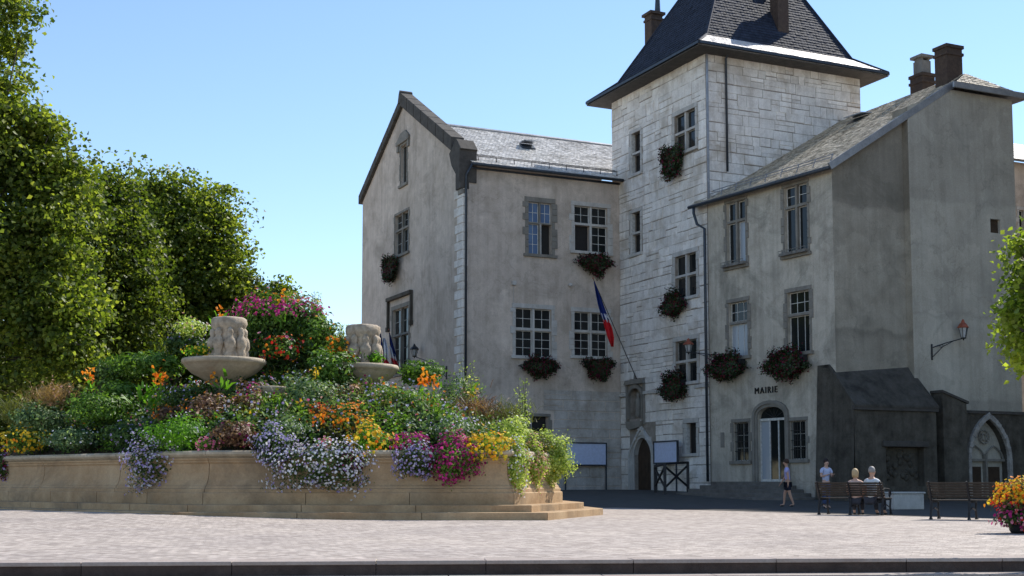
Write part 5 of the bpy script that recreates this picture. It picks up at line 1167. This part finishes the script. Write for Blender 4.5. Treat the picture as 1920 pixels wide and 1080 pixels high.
flag(FA, (724, 700), (712, 622), 'left one of two small French flags beside the gable window', [('blue', [(713, 626, 1, 0), (715, 645, 4, 1), (716, 672, 6, 2)]), ('white', [(720, 634, 3, 1), (723, 655, 6, 2), (724, 676, 6, 3)]), ('red', [(721, 672, 6, 1), (725, 682, 7, 2), (727, 690, 4, 2)])], d1=.8, group=gp)
flag(FA, (742, 700), (729, 618), 'right one of two small French flags beside the gable window', [('blue', [(730, 624, 1, 0), (734, 645, 4, 1), (740, 668, 4, 2)]), ('white', [(732, 650, 3, 1), (737, 665, 5, 2), (740, 676, 5, 3)]), ('red', [(737, 672, 6, 1), (741, 682, 6, 2), (744, 690, 4, 2)])], d1=.6, group=gp)

# ---------------------------------------------------------------- notice boards, barrier
s0, s1, z0, z1 = FB.rect(1057, 1131, 832, 871); o = empty('notice_board', FB.P((s0+s1)/2, zg(*FB.P(0, 0).xy), .6), 'wide pale blue notice board on the ashlar foot of the beige wing', 'notice board')
MB().fbox(FB, s0, s1, z0, z1, .22, .26).build('panel_or_dark_sheet', M['board_blue'], o); m = MB()
for q in ((s0-.05, s1+.05, z1, z1+.06), (s0-.05, s1+.05, z0-.06, z0), (s0-.05, s0, z0, z1), (s1, s1+.05, z0, z1)): m.fbox(FB, *q, .2, .3)
m.build('frame', M['pipe'], o)
for x in (s0-.06, s1+.0): MB().fbox(FB, x, x+.06, .3, z0-.06, .2, .26).build('post', M['pipe'], o)
s0, s1, z0, z1 = FL.rect(1242, 1285, 829, 867); o = empty('notice_board', FL.P((s0+s1)/2, .4, .6), 'smaller light blue notice board right of the pointed tower door', 'notice board')
MB().fbox(FL, s0, s1, z0, z1, .4, .44).build('panel_or_dark_sheet', M['board_blue'], o); m = MB()
for q in ((s0-.05, s1+.05, z1, z1+.06), (s0-.05, s1+.05, z0-.06, z0), (s0-.05, s0, z0, z1), (s1, s1+.05, z0, z1)): m.fbox(FL, *q, .38, .48)
m.build('frame', M['pipe'], o); 
for x in (s0+.1, s1-.16): MB().fbox(FL, x, x+.06, .3, z0-.06, .38, .44).build('post', M['pipe'], o)
ps = [at(1229, 922, 58.5), at(1247, 925, 56.5), at(1290, 911, 57.5)]
o = empty('barrier', tuple(ps[1]), 'black wooden barrier with crossed braces before the tower window', 'barrier')
ps = [Vector((p.x, p.y, zg(p.x, p.y))) for p in ps]; hh = [at(1229, 873, 58.5).z, at(1247, 868, 56.5).z, at(1290, 866, 57.5).z]
for p, h in zip(ps, hh): MB().bar(p, Vector((p.x, p.y, h)), .12).build('post', M['iron'], o)
for i in (0, 1):
    a, b = ps[i], ps[i+1]; ha, hb = hh[i], hh[i+1]; up = lambda p, z: Vector((p.x, p.y, z))
    MB().bar(up(a, ha-.03), up(b, hb-.03), .12, .1).build('rail', M['iron'], o); MB().bar(up(a, a.z+.3), up(b, hb-.15), .07).build('brace', M['iron'], o); MB().bar(up(a, ha-.15), up(b, b.z+.3), .07).build('brace', M['iron'], o)

# ---------------------------------------------------------------- benches
def bench(loc, rz, L, label):
    o = empty('park_bench', loc, label, 'bench', 'slatted park benches', rz=rz); g = 'x'
    for k in range(5):              # seat runs towards +y, back at y=0
        y = .10+.095*k; MB().box(-L/2, L/2, y, y+.075, .43, .46).build('seat_slat', M['bench_wood'], o, world=False, bevel=.006)
    for k in range(6):
        z = .50+.062*k; y = .03-.035*k*.9; MB().hexa([(-L/2, y, z), (L/2, y, z), (L/2, y+.028, z), (-L/2, y+.028, z), (-L/2, y-.018, z+.05), (L/2, y-.018, z+.05), (L/2, y+.010, z+.05), (-L/2, y+.010, z+.05)]).build('back_slat', M['bench_wood'], o, world=False, bevel=.005)
    for x in (-L/2+.06, 0, L/2-.06):
        m = MB(); m.tube([(x, -.05, 0), (x, -.01, .2), (x, .04, .42), (x, -.04, .62), (x, -.17, .88)], [.03, .026, .03, .026, .02], 6); m.tube([(x, .62, 0), (x, .56, .2), (x, .6, .42)], [.03, .024, .026], 6)
        m.bar((x, .0, .41), (x, .6, .41), .04); m.tube([(x, -.01, .2), (x, .28, .28), (x, .56, .2)], .016, 5)
        m.bar((x, -.09, .02), (x, .02, .02), .05, .04); m.bar((x, .55, .02), (x, .68, .02), .05, .04); m.build('leg', M['iron'], o, world=False)
        if x:
            m = MB(); m.tube([(x, -.06, .66), (x, .2, .70), (x, .5, .68), (x, .6, .62), (x, .62, .54), (x, .56, .50), (x, .52, .55)], .022, 6); m.tube([(x, .6, .42), (x, .5, .52), (x, .52, .66)], .018, 6); m.build('armrest', M['iron'], o, world=False)
    return o
b1_ = at(1595, 965, 34.6); bench((b1_.x, 34.6, 0), R(-36), 1.85, 'dark slatted bench on the left, with two people seated on it')
b2_ = at(1818, 975, 30.0); bench((b2_.x, 30.0, 0), R(-34), 1.85, 'empty dark slatted bench on the right, beside the flower pot')

# ---------------------------------------------------------------- people
def skin_mesh(name, verts, edges, radii, mt, parent, sub=2):
    me = bpy.data.meshes.new(name); me.from_pydata(verts, edges, []); me.materials.append(mt); o = link(name, me, parent)
    sk_ = o.modifiers.new('skin', 'SKIN'); sk_.use_smooth_shade = True
    for i, r in enumerate(radii): me.skin_vertices[0].data[i].radius = r if isinstance(r, tuple) else (r, r)
    me.skin_vertices[0].data[0].use_root = True
    s = o.modifiers.new('sub', 'SUBSURF'); s.levels = sub; s.render_levels = sub; return o
SK = flat('skin', (.52, .30, .21), .55, 0, .3, .06); SK2 = flat('skin_pale', (.58, .36, .27), .55, 0, .3, .06)
def person(loc, rz, label, pose, hair, shirt, legs, H=1.65, skin=SK, shoes=(.03, .03, .03), skirt=False, bag=False, hairlong=False, group=None):
    """pose: 'stand', 'walk' or 'sit'; faces +y in its own space"""
    o = empty('person', loc, label, 'person', group, rz=rz); k = H/1.65; hip = .86 if pose != 'sit' else .40
    V = [(0, 0, hip)]; Ed = []; Rd = [(.125, .095)]
    def add(p, par, r): V.append(p); Ed.append((par, len(V)-1)); Rd.append(r); return len(V)-1
    lean = .03
    t1 = add((0, lean*.3, hip+.16), 0, (.115, .085)); t2 = add((0, lean, hip+.36), t1, (.135, .095)); t3 = add((0, lean, hip+.50), t2, (.10, .075)); nk = add((0, lean+.01, hip+.57), t3, .048)
    h1 = add((0, lean+.03, hip+.64), nk, (.062, .07)); h2 = add((0, lean+.035, hip+.71), h1, (.075, .09)); h3 = add((0, lean+.02, hip+.78), h2, (.062, .075)); add((0, lean+.135, hip+.685), h2, .012)
    for sg in (-1, 1): add((sg*.085, lean+.02, hip+.70), h2, .014)
    arms = {}
    for sg in (-1, 1):
        sh = add((sg*.17, lean, hip+.46), t3, .052)
        if pose == 'sit': el = add((sg*.22, lean+.08, hip+.20), sh, .040); wr = add((sg*.14, lean+.30, hip+.10), el, .028)
        elif pose == 'walk': f = .12*sg; el = add((sg*.21, lean+f*.4, hip+.21), sh, .040); wr = add((sg*.22, lean+f+.08, hip-.01), el, .028)
        else: el = add((sg*.22, lean+.03, hip+.22), sh, .040); wr = add((sg*.12, lean+.24, hip+.28), el, .028)
        e_, w_ = Vector(V[el]), Vector(V[wr]); d = (w_-e_).normalized(); sd_ = d.cross(Vector((0, 0, 1)) if abs(d.z) < .9 else Vector((0, 1, 0))).normalized(); pl_ = add(tuple(w_+d*.06), wr, (.034, .018))
        for q in range(4):
            off = (q-1.5)*.018; L_ = (.065, .078, .073, .055)[q]; a = add(tuple(w_+d*.10+sd_*off), pl_, .0095); add(tuple(w_+d*(.10+L_*.6)+sd_*off*1.15+Vector((0, .01, -.012))), a, .008)
        add(tuple(w_+d*.05-sd_*.05*sg+Vector((0, .015, 0))), wr, .011)
    legsV = []
    for sg in (-1, 1):
        if pose == 'sit': hp_ = add((sg*.09, .02, hip-.02), 0, .085); kn = add((sg*.11, .44, hip-.01), hp_, .058); an = add((sg*.11, .46, .08), kn, .036); ft = add((sg*.11, .58, .035), an, .034)
        else:
            st_ = .17*sg if pose == 'walk' else .02*sg; hp_ = add((sg*.085, 0, hip-.06), 0, .085); kn = add((sg*.09, st_*.5+.03, .47), hp_, .056); an = add((sg*.085, st_-.02, .085), kn, .035); ft = add((sg*.095, st_+.12, .035), an, .034)
        legsV.append((hp_, kn, an, ft))
    sc = lambda L_: [tuple(c*k for c in v) for v in L_]; V = sc(V); Rd = [tuple(x*k for x in r) if isinstance(r, tuple) else r*k for r in Rd]
    skin_mesh('body', V, Ed, Rd, skin, o)
    up = lambda i, g: (tuple(x*g for x in Rd[i]) if isinstance(Rd[i], tuple) else Rd[i]*g)
    # shirt
    sv = [V[0], V[t1], V[t2], V[t3]]; se = [(0, 1), (1, 2), (2, 3)]; sr = [up(0, 1.1), up(t1, 1.16), up(t2, 1.14), up(t3, 1.12)]
    for sg, a in ((-1, 0), (1, 0)): sv.append((sg*.17*k, lean*k, (hip+.46)*k)); se.append((3, len(sv)-1)); sr.append(.064*k); sv.append((sg*.205*k, (lean+.03)*k, (hip+.33)*k)); se.append((len(sv)-2, len(sv)-1)); sr.append(.06*k)
    skin_mesh('shirt', sv, se, sr, shirt, o)
    lv = [V[0]]; le = []; lr = [up(0, 1.16)]
    for (a, b, c_, d_) in legsV:
        lv.append(V[a]); le.append((0, len(lv)-1)); lr.append(up(a, 1.14)); m_ = tuple(Vector(V[a]).lerp(Vector(V[b]), .75 if skirt else .98)); lv.append(m_); le.append((len(lv)-2, len(lv)-1)); lr.append(.085*k if skirt else .072*k)
        if not skirt: lv.append(tuple(Vector(V[b]).lerp(Vector(V[c_]), .9))); le.append((len(lv)-2, len(lv)-1)); lr.append(.055*k)
    skin_mesh('shorts' if skirt else 'trousers', lv, le, lr, legs, o)
    for (a, b, c_, d_) in legsV: skin_mesh('shoe', [V[c_][:2]+(.045*k,), V[d_]], [(0, 1)], [.046*k, .042*k], flat('shoe', shoes, .5), o, 1)
    hd = Vector(V[h2]); m = MB(); m.lathe([(.09, -.10 if hairlong else -.03), (.098, -.02), (.10, .04), (.088, .09), (.055, .125), (.01, .14)], hd+Vector((0, -.028, 0)), 18, .88, 1.0); m.build('hair', hair, o, smooth=True, world=False)
    for sg in (-1, 1): MB().lathe([(.001, -.01), (.011, 0), (.001, .01)], hd+Vector((sg*.03, .078, .012)), 8).build('eye', M['sign_ink'], o, smooth=True, world=False)
    MB().box(hd.x-.022, hd.x+.022, hd.y+.078, hd.y+.086, hd.z-.048, hd.z-.040).build('mouth', flat('lip', (.4, .12, .1), .5), o, world=False)
    if bag:
        m = MB(); m.hexa([(.20, -.10, .62), (.27, -.10, .62), (.27, .14, .62), (.20, .14, .62), (.20, -.13, .86), (.27, -.13, .86), (.27, .16, .86), (.20, .16, .86)]); b_ = m.build('bag', flat('bag', (.03, .028, .03), .6), o, world=False, bevel=.02)
        m = MB(); m.tube([(.235, -.08, .85), (.2, -.03, 1.1), (.17, .02, 1.36), (.2, .08, 1.1), (.235, .12, .85)], .008, 5); m.build('strap', M['iron'], b_, world=False)
    return o
hairs = {k: flat('hair_'+k, c, .6, 0, .3) for k, c in (('brown', (.05, .025, .015)), ('blond', (.50, .36, .20)), ('grey', (.30, .27, .25)), ('dark', (.025, .015, .012)))}
cl = lambda n_, c: flat('cloth_'+n_, c, .85, 0, .1, .12)
pp = at(1478, 950, 45.8); person((pp.x, 45.8, zg(pp.x, 45.8)), R(78), 'woman in a lavender top and dark shorts walking left before the entrance steps', 'walk', hairs['brown'], cl('lavender', (.42, .40, .68)), cl('navy', (.02, .022, .035)), 1.62, SK, skirt=True, bag=True)
pp = at(1549, 940, 43.5); person((pp.x, 43.5, zg(pp.x, 43.5)), R(200), 'dark haired person in a pale blue shirt standing behind the left bench', 'stand', hairs['dark'], cl('paleblue', (.50, .54, .72)), cl('blue', (.06, .08, .16)), 1.60, SK2)
ax = Vector((math.cos(R(-36)), math.sin(R(-36)), 0)); fy = Vector((-ax.y, ax.x, 0)); bb = Vector((b1_.x, 34.6, 0))
for t, lab, hr, sh_, sk_ in ((.08, 'blond person in a peach top seated in the middle of the left bench', 'blond', (.62, .42, .34), SK2), (.52, 'grey haired person in a white shirt seated at the right of the left bench', 'grey', (.66, .66, .66), SK)):
    p = bb+ax*t+fy*.16; person((p.x, p.y, 0), R(-36)+(.22 if t < .3 else -.12), lab, 'sit', hairs[hr], cl(hr, sh_), cl('dark'+hr, (.05, .05, .06)), 1.62 if t < .3 else 1.70, sk_, hairlong=t < .3)
